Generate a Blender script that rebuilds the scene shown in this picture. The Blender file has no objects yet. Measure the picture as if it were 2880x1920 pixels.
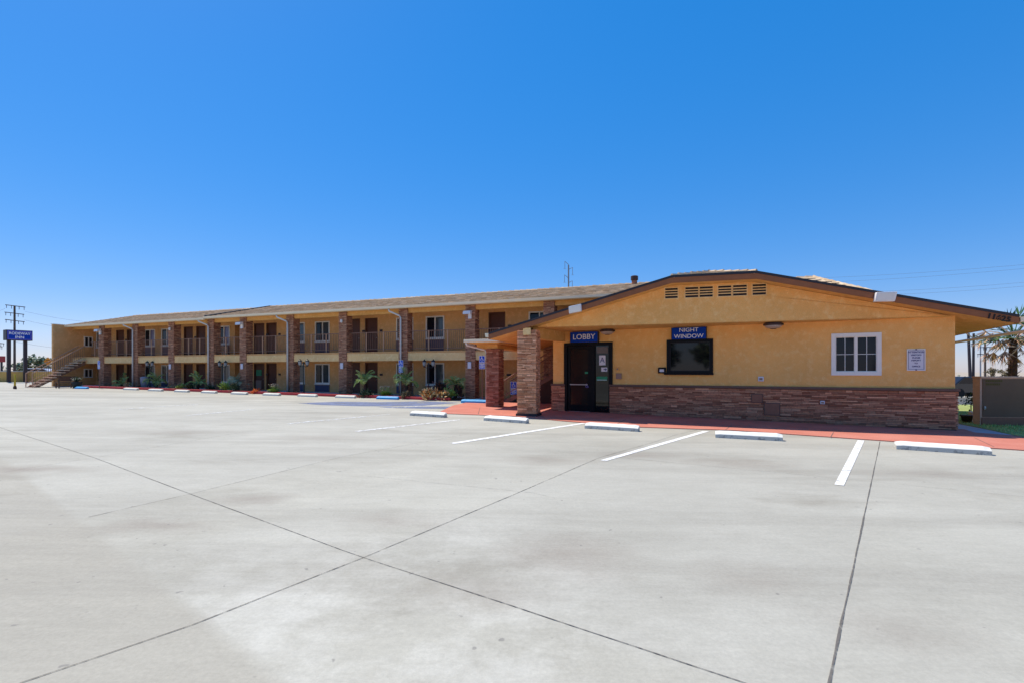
import bpy, math, random
from mathutils import Vector, Matrix
R = math.radians
scene = bpy.context.scene
COL = scene.collection
# ------------------------------------------------------------------ survey: camera 1.55 m up, lot falls gently to the right
F, CX, HY, EYE = 1400.0, 1440.0, 1043.0, 1.55
GX, GY = -.0096, .003

def gz(X, Y): return GX * X + GY * Y

def gp(x, y, dz=0.0):
    """point of the lot seen at survey pixel x, y"""
    u, v = (x - CX) / F, (HY - y) / F
    Z = EYE / (GX * u + GY - v)
    return Vector((u * Z, Z, gz(u * Z, Z) + dz))

class Frame:
    """a building line: s runs along the front, d goes into the building, z is up"""
    def __init__(s, O, deg):
        s.O = O; s.t = R(deg); s.e = (math.cos(s.t), -math.sin(s.t)); s.n = (math.sin(s.t), math.cos(s.t))
    def hit(s, x, y, d=0.0):
        u, v = (x - CX) / F, (HY - y) / F
        ox, oz = s.O[0] + d * s.n[0], s.O[1] + d * s.n[1]
        k = (u * oz - ox) / (s.e[0] - u * s.e[1])
        return k, EYE + v * (oz + k * s.e[1])
    def loc(s, X, Y):
        a, b = X - s.O[0], Y - s.O[1]
        return a * s.e[0] + b * s.e[1], a * s.n[0] + b * s.n[1]
    def w(s, a, d, z=0.0):
        return Vector((s.O[0] + a * s.e[0] + d * s.n[0], s.O[1] + a * s.e[1] + d * s.n[1], z))
    def g(s, a, d):
        p = s.w(a, d); return gz(p.x, p.y)

W = Frame((-2.13, 25.7), 21.5)     # two-storey wing, front of the pillars
G = Frame((.9, 16.9), 16.7)        # gable of the lobby
L = Frame((2.08, 18.8), 27.7)      # lobby front wall

# ------------------------------------------------------------------ materials
def newmat(name):
    m = bpy.data.materials.new(name); m.use_nodes = True
    nt = m.node_tree; b = nt.nodes['Principled BSDF']
    return m, nt, b

def nd(nt, t, **k):
    n = nt.nodes.new(t)
    for a, v in k.items(): setattr(n, a, v)
    return n

def noise(nt, scale, detail=6, rough=.6, vec=None):
    n = nd(nt, 'ShaderNodeTexNoise'); n.inputs['Scale'].default_value = scale
    n.inputs['Detail'].default_value = detail; n.inputs['Roughness'].default_value = rough
    if vec is not None: nt.links.new(vec, n.inputs['Vector'])
    return n.outputs['Fac']

def mrange(nt, src, a, b, c, d, clamp=True):
    n = nd(nt, 'ShaderNodeMapRange'); n.clamp = clamp
    nt.links.new(src, n.inputs[0])
    for i, v in zip((1, 2, 3, 4), (a, b, c, d)): n.inputs[i].default_value = v
    return n.outputs[0]

def math_(nt, op, a, b=None, c=None):
    n = nd(nt, 'ShaderNodeMath', operation=op)
    for i, v in enumerate((a, b, c)):
        if v is None: continue
        if isinstance(v, (int, float)): n.inputs[i].default_value = v
        else: nt.links.new(v, n.inputs[i])
    return n.outputs[0]

def mix(nt, fac, a, b, blend='MIX'):
    n = nd(nt, 'ShaderNodeMix', data_type='RGBA', blend_type=blend)
    for key, v in ((0, fac), (6, a), (7, b)):
        if isinstance(v, (int, float)): n.inputs[key].default_value = v
        elif isinstance(v, tuple): n.inputs[key].default_value = (*v, 1) if len(v) == 3 else v
        else: nt.links.new(v, n.inputs[key])
    return n.outputs[2]

def bump(nt, b, h, strength, dist):
    n = nd(nt, 'ShaderNodeBump'); n.inputs['Strength'].default_value = strength; n.inputs['Distance'].default_value = dist
    nt.links.new(h, n.inputs['Height']); nt.links.new(n.outputs[0], b.inputs['Normal'])

def M(name, col, rough=.8, var=.12, scale=4, bmp=0, bscale=60, bdist=.01, island=0, tint=None, spec=.3, metal=0):
    m, nt, b = newmat(name)
    tc = nd(nt, 'ShaderNodeTexCoord').outputs['Object']
    b.inputs['Roughness'].default_value = rough; b.inputs['Metallic'].default_value = metal
    b.inputs['Specular IOR Level'].default_value = spec
    c = mix(nt, 1.0, col, (1, 1, 1), 'MULTIPLY')
    if tint is not None:
        g = nd(nt, 'ShaderNodeNewGeometry').outputs['Random Per Island']
        r = nd(nt, 'ShaderNodeValToRGB'); nt.links.new(g, r.inputs[0])
        el = r.color_ramp.elements
        while len(el) < len(tint): el.new(.5)
        for i, q in enumerate(tint):
            el[i].position = i / (len(tint) - 1); el[i].color = (*q, 1)
        c = r.outputs[0]
    if island:
        g = nd(nt, 'ShaderNodeNewGeometry').outputs['Random Per Island']
        f = mrange(nt, math_(nt, 'FRACT', math_(nt, 'MULTIPLY', g, 17.31)), 0, 1, 1 - island, 1 + island)
        c = mix(nt, 1.0, c, f, 'MULTIPLY')
    if var:
        f = mrange(nt, noise(nt, scale, 8, .65, tc), .3, .7, 1 - var, 1 + var)
        c = mix(nt, 1.0, c, f, 'MULTIPLY')
    nt.links.new(c, b.inputs['Base Color'])
    if bmp: bump(nt, b, noise(nt, bscale, 4, .6, tc), bmp, bdist)
    return m

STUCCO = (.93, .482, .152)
def stucco(name, col):
    m, nt, b = newmat(name)
    tc = nd(nt, 'ShaderNodeTexCoord').outputs['Object']
    b.inputs['Roughness'].default_value = .93; b.inputs['Specular IOR Level'].default_value = .15
    big = mrange(nt, noise(nt, .7, 4, .6, tc), .3, .7, .9, 1.08)
    pat = mrange(nt, noise(nt, 5.0, 6, .72, tc), .50, .66, 0, 1)
    c = mix(nt, 1.0, col, big, 'MULTIPLY')
    c = mix(nt, math_(nt, 'MULTIPLY', pat, .75), c, tuple(min(.97, q * 1.06 + .10) for q in col))
    c = mix(nt, math_(nt, 'MULTIPLY', mrange(nt, noise(nt, 2.3, 5, .65, tc), .52, .75, 0, 1), .35), c, tuple(q * .82 for q in col))
    spk = mrange(nt, noise(nt, 60, 3, .6, tc), .35, .65, .9, 1.08)
    c = mix(nt, 1.0, c, spk, 'MULTIPLY')
    nt.links.new(c, b.inputs['Base Color'])
    bump(nt, b, math_(nt, 'ADD', noise(nt, 95, 4, .7, tc), math_(nt, 'MULTIPLY', noise(nt, 18, 4, .6, tc), .8)), .55, .012)
    return m

MT = {}
MT['stucco'] = stucco('ochre_stucco', STUCCO)
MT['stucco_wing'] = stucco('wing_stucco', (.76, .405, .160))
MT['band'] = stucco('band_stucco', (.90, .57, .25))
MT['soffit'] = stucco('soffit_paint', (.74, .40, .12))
MT['pinkwall'] = stucco('enclosure_stucco', (.70, .43, .31))
MT['panel'] = M('enclosure_panel', (.175, .098, .062), .7, .1, 2)
STONE = [(.16, .075, .05), (.27, .14, .095), (.36, .20, .135), (.22, .11, .075), (.42, .26, .18), (.30, .155, .10), (.20, .085, .055)]
TAN = [(.30, .17, .10), (.52, .34, .21), (.64, .46, .31), (.42, .26, .155), (.70, .53, .38), (.48, .29, .18), (.36, .20, .12)]
STONE = [tuple((c[0] * 1.75, c[1] * 1.38, c[2] * 1.16)) for c in STONE]
TAN = [(min(.95, c[0] * 1.3), c[1] * .90, c[2] * .76) for c in TAN]
RED = [(.22, .075, .045), (.36, .14, .085), (.44, .20, .13), (.28, .095, .06), (.50, .26, .18), (.40, .16, .10), (.26, .08, .05)]
MT['stone'] = M('ledge_stone', (1, 1, 1), .9, .22, 14, .6, 45, .012, .22, STONE)
MT['stone_wing'] = M('ledge_stone_wing', (1, 1, 1), .9, .2, 14, .6, 45, .012, .2, [(c[0] * .85, c[1] * .97, c[2] * 1.02) for c in STONE])
MT['stone_tan'] = M('ledge_stone_tan', (1, 1, 1), .9, .2, 14, .6, 45, .012, .2, TAN)
MT['stone_red'] = M('ledge_stone_red', (1, 1, 1), .9, .2, 14, .6, 45, .012, .2, RED)
MT['stonecap'] = M('stone_cap', (.17, .095, .07), .85, .15, 8, .3, 40)
MT['mortar'] = M('stone_backing', (.10, .055, .04), .95, .2, 10)
MT['fascia'] = M('brown_fascia', (.30, .105, .042), .6, .12, 3, .1, 30)
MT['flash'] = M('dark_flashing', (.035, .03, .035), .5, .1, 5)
TILE = [(.50, .34, .20), (.66, .49, .31), (.58, .42, .26), (.74, .58, .39), (.53, .40, .27), (.61, .43, .25)]
MT['tile'] = M('roof_tile', (1, 1, 1), .9, .18, 9, .3, 30, .01, .14, TILE)
MT['roofbase'] = M('roof_underlay', (.12, .08, .06), .9, .1, 3)
MT['white'] = M('white_vinyl', (.86, .80, .72), .45, .04, 4)
MT['gutter'] = M('cream_gutter', (.90, .75, .53), .45, .06, 2)
MT['pipe'] = M('cream_downspout', (.66, .64, .60), .5, .08, 3)
MT['glass'] = M('dark_glass', (.010, .012, .018), .06, 0, 1, spec=.3)
MT['glass2'] = M('curtained_glass', (.06, .075, .085), .1, .25, 1.2, spec=.6)
MT['glassblue'] = M('lilac_curtain_glass', (.17, .15, .27), .15, .2, 1.5, spec=.5)
MT['black'] = M('black_frame', (.006, .005, .007), .45, .05, 3, spec=.15)
MT['door'] = M('brown_door', (.115, .04, .024), .5, .12, 3)
MT['doorframe'] = M('door_frame_brown', (.17, .075, .04), .55, .1, 3)
MT['grille'] = M('slate_grille', (.085, .085, .15), .6, .1, 3)
MT['grille2'] = M('mauve_grille', (.15, .10, .12), .6, .1, 3)
MT['rail'] = M('brown_railing', (.25, .13, .085), .55, .1, 3)
MT['railtan'] = M('tan_handrail', (.54, .31, .19), .55, .1, 3)
MT['tread'] = M('concrete_tread', (.66, .44, .29), .85, .15, 6, .2, 60)
MT['steel'] = M('brown_steel', (.19, .10, .07), .6, .12, 4)
MT['darkwood'] = M('dark_stair_side', (.06, .03, .022), .8, .15, 4)
MT['metal'] = M('brushed_metal', (.45, .45, .46), .35, .05, 6, metal=.8)
MT['lens'] = M('frosted_lens', (.75, .73, .70), .3, .05, 4)
MT['lampglass'] = M('grey_lamp_glass', (.30, .31, .31), .2, .1, 8)
MT['amber'] = M('amber_lens', (.45, .33, .28), .3, .2, 30)
MT['bronze'] = M('bronze_rim', (.05, .025, .02), .45, .1, 5)
MT['signblue'] = M('sign_blue', (.002, .045, .38), .5, .06, 3, spec=.12)
MT['adablue'] = M('accessible_blue', (.006, .075, .56), .5, .06, 3, spec=.12)
MT['letter'] = M('white_lettering', (.80, .80, .82), .5, 0)
MT['ink'] = M('navy_ink', (.05, .05, .16), .6, 0)
MT['paper'] = M('notice_white', (.72, .68, .72), .6, .05, 3)
MT['green'] = M('green_strip', (.03, .26, .13), .5, .1, 5)
MT['greypaper'] = M('grey_notice', (.17, .14, .13), .7, .1, 5)
MT['purple'] = M('lilac_decal', (.22, .18, .55), .5, .05, 5)
MT['numeral'] = M('black_numerals', (.018, .012, .012), .5, 0)
MT['gold'] = M('olive_lettering', (.11, .075, .012), .6, 0)
MT['plate'] = M('cover_plate', (.34, .21, .16), .7, .1, 6)
MT['access'] = M('brown_access_panel', (.30, .125, .075), .7, .1, 6)
MT['stopwhite'] = M('worn_white_paint', (.80, .79, .77), .8, .1, 10, .3, 50)
MT['blackpole'] = M('dark_painted_steel', (.030, .026, .034), .5, .1, 4)
MT['greenpole'] = M('dark_green_post', (.02, .035, .035), .5, .1, 4)
MT['wood'] = M('weathered_pole', (.10, .075, .06), .9, .2, 2)
MT['galv'] = M('grey_steel_pole', (.20, .23, .27), .6, .1, 2)
MT['wire'] = M('wire', (.12, .13, .16), .6, 0)
MT['yellow'] = M('yellow_paint', (.55, .38, .03), .6, .1, 5)
MT['orange'] = M('orange_sign', (.75, .25, .01), .5, .05, 4)
MT['redsign'] = M('red_sign', (.35, .04, .04), .5, .05, 4)
MT['blockwall'] = M('ochre_block_wall', (.64, .40, .12), .9, .12, 1.5, .3, 30)
MT['cap'] = M('pale_cap', (.62, .57, .48), .8, .1, 3)
MT['soil'] = M('planter_soil', (.10, .06, .04), 1, .35, 4, .6, 20, .05)
MT['bark'] = M('bark', (.13, .09, .06), .95, .3, 8, .6, 20, .03)
MT['palmbark'] = M('palm_boots', (.11, .055, .04), .95, .35, 12, .6, 20, .03, .35)
MT['pot'] = M('brown_pot', (.09, .045, .03), .6, .15, 4)
MT['darkpot'] = M('dark_planter', (.02, .025, .025), .6, .15, 4)
MT['binwhite'] = M('pale_bin', (.42, .38, .42), .6, .1, 4)
MT['benchwood'] = M('brown_bench', (.13, .065, .04), .7, .2, 6)
MT['ledbody'] = M('white_flood_housing', (.78, .76, .76), .4, .04, 3)
MT['carpaint'] = M('black_car_paint', (.015, .015, .02), .2, .05, 3, spec=.6)
MT['vanwhite'] = M('white_car_paint', (.7, .7, .75), .25, .05, 3, spec=.6)
MT['tyre'] = M('tyre', (.015, .015, .015), .9, .1, 5)
def leafm(name, cols, isl=.25):
    k = 1.0 if 'dark' in name or 'burg' in name or 'fan' in name else 1.35
    m = M(name, (1, 1, 1), .6, .1, 3, island=isl, tint=[tuple(min(.9, q * k) for q in c) for c in cols], spec=.25)
    m.node_tree.nodes['Principled BSDF'].inputs['Transmission Weight'].default_value = 0
    return m
MT['frond'] = leafm('palm_frond', [(.16, .24, .06), (.28, .36, .11), (.40, .46, .19), (.20, .30, .08), (.52, .54, .28)])
MT['frond_pale'] = leafm('silver_frond', [(.20, .25, .15), (.36, .40, .27), (.48, .50, .37), (.26, .30, .19), (.55, .52, .40)])
MT['bush'] = leafm('bright_shrub', [(.12, .20, .03), (.24, .34, .06), (.34, .44, .10), (.16, .26, .05)])
MT['bushdark'] = leafm('dark_shrub', [(.02, .04, .02), (.04, .07, .03), (.07, .10, .045), (.03, .05, .03)])
MT['croton'] = leafm('croton_leaf', [(.55, .18, .05), (.06, .035, .02), (.80, .62, .36), (.07, .06, .025), (.68, .34, .12), (.04, .03, .02), (.75, .52, .25), (.40, .10, .04)])
MT['crotondark'] = leafm('burgundy_leaf', [(.03, .018, .018), (.06, .03, .025), (.10, .04, .03), (.05, .05, .03)])
MT['flower'] = leafm('pale_pink_flower', [(.62, .42, .42), (.75, .62, .6), (.5, .28, .3)])
MT['redflower'] = leafm('red_flower', [(.6, .08, .02), (.75, .2, .04), (.7, .4, .12), (.4, .04, .02)])
MT['whiteflower'] = leafm('white_flower', [(.6, .58, .52), (.75, .72, .66), (.3, .3, .25)])
MT['fan'] = leafm('fan_palm_leaf', [(.03, .08, .02), (.05, .12, .03), (.09, .16, .05)])
MT['deadfan'] = leafm('dead_palm_leaf', [(.40, .22, .11), (.58, .38, .22), (.30, .13, .07), (.65, .46, .30), (.22, .08, .05)])
MT['treefar'] = leafm('far_tree_leaf', [(.10, .14, .07), (.18, .22, .13), (.25, .28, .19), (.13, .17, .10)])
MT['treebrown'] = leafm('dry_tree_leaf', [(.12, .09, .05), (.18, .14, .08), (.10, .11, .05), (.24, .17, .10)])

# paint that is worn through to the slab below
def worn(name, col, lo, hi, scale=5, rough=.85, k=1.0):
    m, nt, b = newmat(name)
    tc = nd(nt, 'ShaderNodeTexCoord').outputs['Object']
    b.inputs['Roughness'].default_value = rough; b.inputs['Specular IOR Level'].default_value = .2
    f = mrange(nt, noise(nt, scale, 8, .7, tc), .3, .7, .9, 1.08)
    nt.links.new(mix(nt, 1.0, col, f, 'MULTIPLY'), b.inputs['Base Color'])
    a = mrange(nt, noise(nt, scale * 1.7, 10, .75, tc), lo, hi, 1 - k, 1)
    nt.links.new(a, b.inputs['Alpha'])
    return m
MT['stripe'] = worn('white_line_paint', (.80, .79, .76), .34, .47, 6)
MT['stripethin'] = worn('thin_line_paint', (.78, .77, .75), .36, .54, 5)
MT['stripefaint'] = worn('faded_line_paint', (.78, .78, .77), .42, .62, 4)
MT['bluegrey'] = worn('patchy_blue_grey', (.17, .20, .31), .28, .55, .9)
MT['redpaint'] = M('red_kerb_paint', (.50, .045, .05), .7, .15, 3, .2, 40)

def walkmat():
    m, nt, b = newmat('salmon_walkway')
    tc = nd(nt, 'ShaderNodeTexCoord').outputs['Object']
    b.inputs['Roughness'].default_value = .85; b.inputs['Specular IOR Level'].default_value = .2
    c = mix(nt, mrange(nt, noise(nt, .8, 6, .6, tc), .35, .65, 0, 1), (.50, .165, .115), (.58, .225, .165))
    c = mix(nt, 1.0, c, mrange(nt, noise(nt, 30, 6, .7, tc), .3, .7, .9, 1.08), 'MULTIPLY')
    nt.links.new(c, b.inputs['Base Color']); bump(nt, b, noise(nt, 120, 3, .6, tc), .2, .005)
    return m
MT['walk'] = walkmat()

def lotmat():
    m, nt, b = newmat('parking_concrete')
    tc = nd(nt, 'ShaderNodeTexCoord').outputs['Object']
    b.inputs['Roughness'].default_value = .82; b.inputs['Specular IOR Level'].default_value = .25
    mp = nd(nt, 'ShaderNodeMapping'); nt.links.new(tc, mp.inputs[0])
    mp.inputs['Rotation'].default_value = (0, 0, R(24)); mp.inputs['Scale'].default_value = (.65, 1.15, 1)
    v = mp.outputs[0]
    wrp = nd(nt, 'ShaderNodeTexNoise'); wrp.inputs['Scale'].default_value = .25; nt.links.new(tc, wrp.inputs['Vector'])
    vv = nd(nt, 'ShaderNodeVectorMath', operation='ADD'); nt.links.new(v, vv.inputs[0])
    sc = nd(nt, 'ShaderNodeVectorMath', operation='SCALE'); nt.links.new(wrp.outputs['Color'], sc.inputs[0]); sc.inputs[3].default_value = 1.2
    nt.links.new(sc.outputs[0], vv.inputs[1]); v = vv.outputs[0]
    c = mix(nt, mrange(nt, noise(nt, .40, 9, .68, v), .36, .64, 0, 1), (.345, .323, .262), (.482, .459, .380))
    # pours differ in tone from slab to slab across the joints
    def side(p, q, width):
        a, b_ = gp(*p), gp(*q); n = Vector((b_.y - a.y, -(b_.x - a.x))).normalized(); k = n.x * a.x + n.y * a.y
        dt = nd(nt, 'ShaderNodeVectorMath', operation='DOT_PRODUCT'); nt.links.new(tc, dt.inputs[0]); dt.inputs[1].default_value = (n.x, n.y, 0)
        wob = math_(nt, 'MULTIPLY', math_(nt, 'SUBTRACT', noise(nt, 3, 4, .6, tc), .5), .10 if width > .02 else 0)
        return mrange(nt, math_(nt, 'ADD', math_(nt, 'SUBTRACT', dt.outputs['Value'], k), wob), -width, width, 0, 1)
    inv = lambda x: math_(nt, 'SUBTRACT', 1, x)
    mul = lambda x, y: math_(nt, 'MULTIPLY', x, y)
    s1 = side((92, 1358), (790, 1920), .05)
    j1 = side((265, 1286), (1440, 1703), .008); j2 = side((61, 1919), (1440, 1392), .008); j3 = side((2475, 1240), (2331, 1920), .008); j4 = side((0, 1329), (653, 1219), .01); j5 = side((249, 1453), (960, 1284), .01)
    c = mix(nt, mul(mul(inv(j1), j2), .30), c, (.40, .385, .335))
    c = mix(nt, mul(mul(j3, 1), .25), c, (.39, .372, .318))
    c = mix(nt, mul(mul(inv(j4), inv(j1)), .30), c, (.43, .415, .36))
    c = mix(nt, mul(mul(inv(j5), j4), .22), c, (.47, .455, .40))
    br = mul(mrange(nt, noise(nt, .75, 9, .7, tc), .44, .60, 0, 1), inv(s1))
    near = nd(nt, 'ShaderNodeVectorMath', operation='DISTANCE'); nt.links.new(tc, near.inputs[0]); pb = gp(1000, 1760); near.inputs[1].default_value = pb
    nf = mrange(nt, near.outputs['Value'], 2.6, .8, 0, 1)
    c = mix(nt, mul(mul(br, nf), .68), c, (.585, .565, .495))
    c = mix(nt, mul(br, .16), c, (.56, .54, .47))
    c = mix(nt, mul(s1, .60), c, (.365, .335, .272))
    s2 = side((759, 1456), (1102, 1352), .04)
    c = mix(nt, mul(s2, .14), c, (.37, .355, .305))
    # oil and tyre stains
    st = mrange(nt, noise(nt, .62, 5, .6, v), .58, .74, 0, 1)
    c = mix(nt, mul(st, .55), c, (.265, .24, .19))
    # tyre paths along the drive in front of the wing
    m4 = nd(nt, 'ShaderNodeMapping'); nt.links.new(tc, m4.inputs[0]); m4.inputs['Rotation'].default_value = (0, 0, R(17)); m4.inputs['Scale'].default_value = (.07, .75, 1)
    c = mix(nt, mul(mrange(nt, noise(nt, 1, 6, .65, m4.outputs[0]), .48, .66, 0, 1), .58), c, (.29, .27, .225))
    acc = None
    wv = nd(nt, 'ShaderNodeVectorMath', operation='SCALE'); w3 = nd(nt, 'ShaderNodeTexNoise'); w3.inputs['Scale'].default_value = 2.2; w3.inputs['Detail'].default_value = 5; nt.links.new(tc, w3.inputs['Vector'])
    nt.links.new(w3.outputs['Color'], wv.inputs[0]); wv.inputs[3].default_value = .55
    wt = nd(nt, 'ShaderNodeVectorMath', operation='ADD'); nt.links.new(tc, wt.inputs[0]); nt.links.new(wv.outputs[0], wt.inputs[1])
    for x, y, rx, ry, k in ((1600, 1560, .62, .5, .75), (1380, 1660, .5, .35, .5), (720, 1402, .5, .3, .8), (440, 1478, .6, .25, .75), (1110, 1462, .55, .32, .55), (2100, 1620, .45, .32, .45), (2080, 1302, .9, .55, .6), (1790, 1278, .7, .4, .6), (2520, 1770, .5, .3, .4), (70, 1318, 1.1, .35, .9), (1530, 1292, .9, .45, .6), (2600, 1330, .9, .4, .45), (900, 1230, 1.4, .5, .5), (500, 1215, 1.6, .5, .45)):
        p = gp(x, y); sb = nd(nt, 'ShaderNodeVectorMath', operation='SUBTRACT'); nt.links.new(wt.outputs[0], sb.inputs[0]); sb.inputs[1].default_value = (p.x + .27, p.y + .27, p.z + .27)
        ml = nd(nt, 'ShaderNodeVectorMath', operation='MULTIPLY'); nt.links.new(sb.outputs[0], ml.inputs[0]); ml.inputs[1].default_value = (1 / rx, 1 / ry, 0)
        ln = nd(nt, 'ShaderNodeVectorMath', operation='LENGTH'); nt.links.new(ml.outputs[0], ln.inputs[0])
        f = mrange(nt, ln.outputs['Value'], 1.25, .1, 0, k)
        acc = f if acc is None else math_(nt, 'MAXIMUM', acc, f)
    c = mix(nt, math_(nt, 'MULTIPLY', acc, .9), c, (.285, .25, .205))
    # fine trowel marks, specks
    m2 = nd(nt, 'ShaderNodeMapping'); nt.links.new(tc, m2.inputs[0]); m2.inputs['Rotation'].default_value = (0, 0, R(12)); m2.inputs['Scale'].default_value = (1.2, 7, 1)
    c = mix(nt, 1.0, c, mrange(nt, noise(nt, 2.2, 10, .8, m2.outputs[0]), .3, .7, .93, 1.06), 'MULTIPLY')
    c = mix(nt, 1.0, c, mrange(nt, noise(nt, 34, 8, .85, tc), .3, .7, .86, 1.13), 'MULTIPLY')
    c = mix(nt, mrange(nt, noise(nt, 11, 2, .4, tc), .74, .78, 0, .55), c, (.17, .16, .15))
    nt.links.new(c, b.inputs['Base Color'])
    bump(nt, b, noise(nt, 70, 6, .7, tc), .22, .006)
    return m
MT['lot'] = lotmat()
MT['joint'] = worn('open_joint', (.15, .135, .12), .30, .55, 6)
MT['jointfine'] = worn('sawn_joint', (.24, .225, .205), .38, .6, 5)
MT['pathgrey'] = M('grey_path', (.46, .46, .48), .85, .1, 2, .2, 60)
MT['desert'] = M('dry_ground', (.42, .35, .27), .95, .2, .08, .3, 5)
MT['turf'] = M('turf_soil', (.30, .34, .10), .95, .3, 1.2)
MT['grassblade'] = leafm('grass_blade', [(.16, .26, .05), (.30, .40, .10), (.40, .46, .15), (.46, .42, .20)])

# ------------------------------------------------------------------ mesh building
class MB:
    def __init__(s): s.v = []; s.f = []
    def face(s, *p):
        i = len(s.v); s.v += [tuple(q) for q in p]; s.f.append(tuple(range(i, i + len(p))))
    def box(s, x0, x1, y0, y1, z0, z1):
        s.hexa([(x0, y0, z0), (x1, y0, z0), (x1, y1, z0), (x0, y1, z0), (x0, y0, z1), (x1, y0, z1), (x1, y1, z1), (x0, y1, z1)])
    def hexa(s, p):
        i = len(s.v); s.v += [tuple(q) for q in p]
        for f in ((3, 2, 1, 0), (4, 5, 6, 7), (0, 1, 5, 4), (1, 2, 6, 5), (2, 3, 7, 6), (3, 0, 4, 7)): s.f.append(tuple(i + k for k in f))
    def prism(s, poly, y0, y1):
        """poly in x,z extruded along y"""
        n = len(poly); i = len(s.v)
        s.v += [(a, y0, b) for a, b in poly] + [(a, y1, b) for a, b in poly]
        s.f.append(tuple(i + k for k in range(n))); s.f.append(tuple(i + n + k for k in reversed(range(n))))
        for k in range(n):
            l = (k + 1) % n; s.f.append((i + l, i + k, i + n + k, i + n + l))
    def slab(s, poly, z0, z1):
        """poly of 2D points; z0, z1 numbers or functions"""
        f0 = z0 if callable(z0) else (lambda x, y: z0); f1 = z1 if callable(z1) else (lambda x, y: z1)
        n = len(poly); i = len(s.v)
        s.v += [(x, y, f0(x, y)) for x, y in poly] + [(x, y, f1(x, y)) for x, y in poly]
        s.f.append(tuple(i + k for k in reversed(range(n)))); s.f.append(tuple(i + n + k for k in range(n)))
        for k in range(n):
            l = (k + 1) % n; s.f.append((i + k, i + l, i + n + l, i + n + k))
    def tube(s, pts, r, n=8, r2=None, cap=True):
        pts = [Vector(p) for p in pts]; m = len(pts); i0 = len(s.v)
        for k, p in enumerate(pts):
            d = (pts[min(k + 1, m - 1)] - pts[max(k - 1, 0)]).normalized()
            a = d.orthogonal().normalized() if abs(d.z) > .95 else d.cross(Vector((0, 0, 1))).normalized()
            b = d.cross(a)
            rr = r if r2 is None else r + (r2 - r) * k / (m - 1)
            for q in range(n):
                t = 2 * math.pi * q / n; s.v.append(tuple(p + a * (rr * math.cos(t)) + b * (rr * math.sin(t))))
        for k in range(m - 1):
            for q in range(n):
                w = (q + 1) % n; s.f.append((i0 + k * n + q, i0 + k * n + w, i0 + (k + 1) * n + w, i0 + (k + 1) * n + q))
        if cap:
            s.f.append(tuple(i0 + q for q in reversed(range(n)))); s.f.append(tuple(i0 + (m - 1) * n + q for q in range(n)))
    def lathe(s, c, prof, n=16):
        i0 = len(s.v); m = len(prof)
        for r, z in prof:
            for q in range(n):
                t = 2 * math.pi * q / n; s.v.append((c[0] + r * math.cos(t), c[1] + r * math.sin(t), c[2] + z))
        for k in range(m - 1):
            for q in range(n):
                w = (q + 1) % n; s.f.append((i0 + k * n + q, i0 + k * n + w, i0 + (k + 1) * n + w, i0 + (k + 1) * n + q))
        s.f.append(tuple(i0 + q for q in reversed(range(n)))); s.f.append(tuple(i0 + (m - 1) * n + q for q in range(n)))
    def frame(s, x0, x1, z0, z1, w, y0, y1):
        s.box(x0, x1, y0, y1, z1 - w, z1); s.box(x0, x1, y0, y1, z0, z0 + w)
        s.box(x0, x0 + w, y0, y1, z0 + w, z1 - w); s.box(x1 - w, x1, y0, y1, z0 + w, z1 - w)
    def build(s, name, m, parent=None, smooth=False, bevel=0):
        me = bpy.data.meshes.new(name); me.from_pydata(s.v, [], s.f); me.update()
        me.materials.append(MT[m] if isinstance(m, str) else m)
        if smooth:
            for p in me.polygons: p.use_smooth = True
        o = bpy.data.objects.new(name, me); COL.objects.link(o)
        if parent is not None: o.parent = parent
        if bevel:
            bv = o.modifiers.new('bevel', 'BEVEL'); bv.width = bevel; bv.segments = 2; bv.limit_method = 'ANGLE'
        return o

def tag(o, label, cat, group=None, kind=None):
    if label: o['label'] = label
    if cat: o['category'] = cat
    if group: o['group'] = group
    if kind: o['kind'] = kind
    return o

def thing(name, label, cat, loc=(0, 0, 0), rz=0, group=None):
    o = bpy.data.objects.new(name, None); COL.objects.link(o); o.empty_display_size = .2
    o.location = loc; o.rotation_euler = (0, 0, rz)
    return tag(o, label, cat, group)

def fthing(name, label, cat, fr, s=0, d=0, z=0, group=None):
    return thing(name, label, cat, fr.w(s, d, z), -fr.t, group)

def text(body, size, m, parent, loc, ext=.003, name='lettering', rot=(R(90), 0, 0), sx=1.0, bold=.0, spacing=1.0):
    cu = bpy.data.curves.new(name, 'FONT'); cu.body = body; cu.size = size; cu.extrude = ext; cu.offset = bold
    cu.align_x = 'CENTER'; cu.align_y = 'CENTER'; cu.space_line = .9; cu.space_character = spacing
    t = bpy.data.objects.new(name + '_tmp', cu)
    me = bpy.data.meshes.new_from_object(t)
    mtx = Matrix.Translation(loc) @ Matrix.Rotation(rot[2], 4, 'Z') @ Matrix.Rotation(rot[1], 4, 'Y') @ Matrix.Rotation(rot[0], 4, 'X') @ Matrix.Diagonal((sx, 1, 1, 1))
    me.transform(mtx); me.materials.clear(); me.materials.append(MT[m]); me.name = name
    bpy.data.objects.remove(t); bpy.data.curves.remove(cu)
    o = bpy.data.objects.new(name, me); COL.objects.link(o); o.parent = parent
    return o

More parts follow.
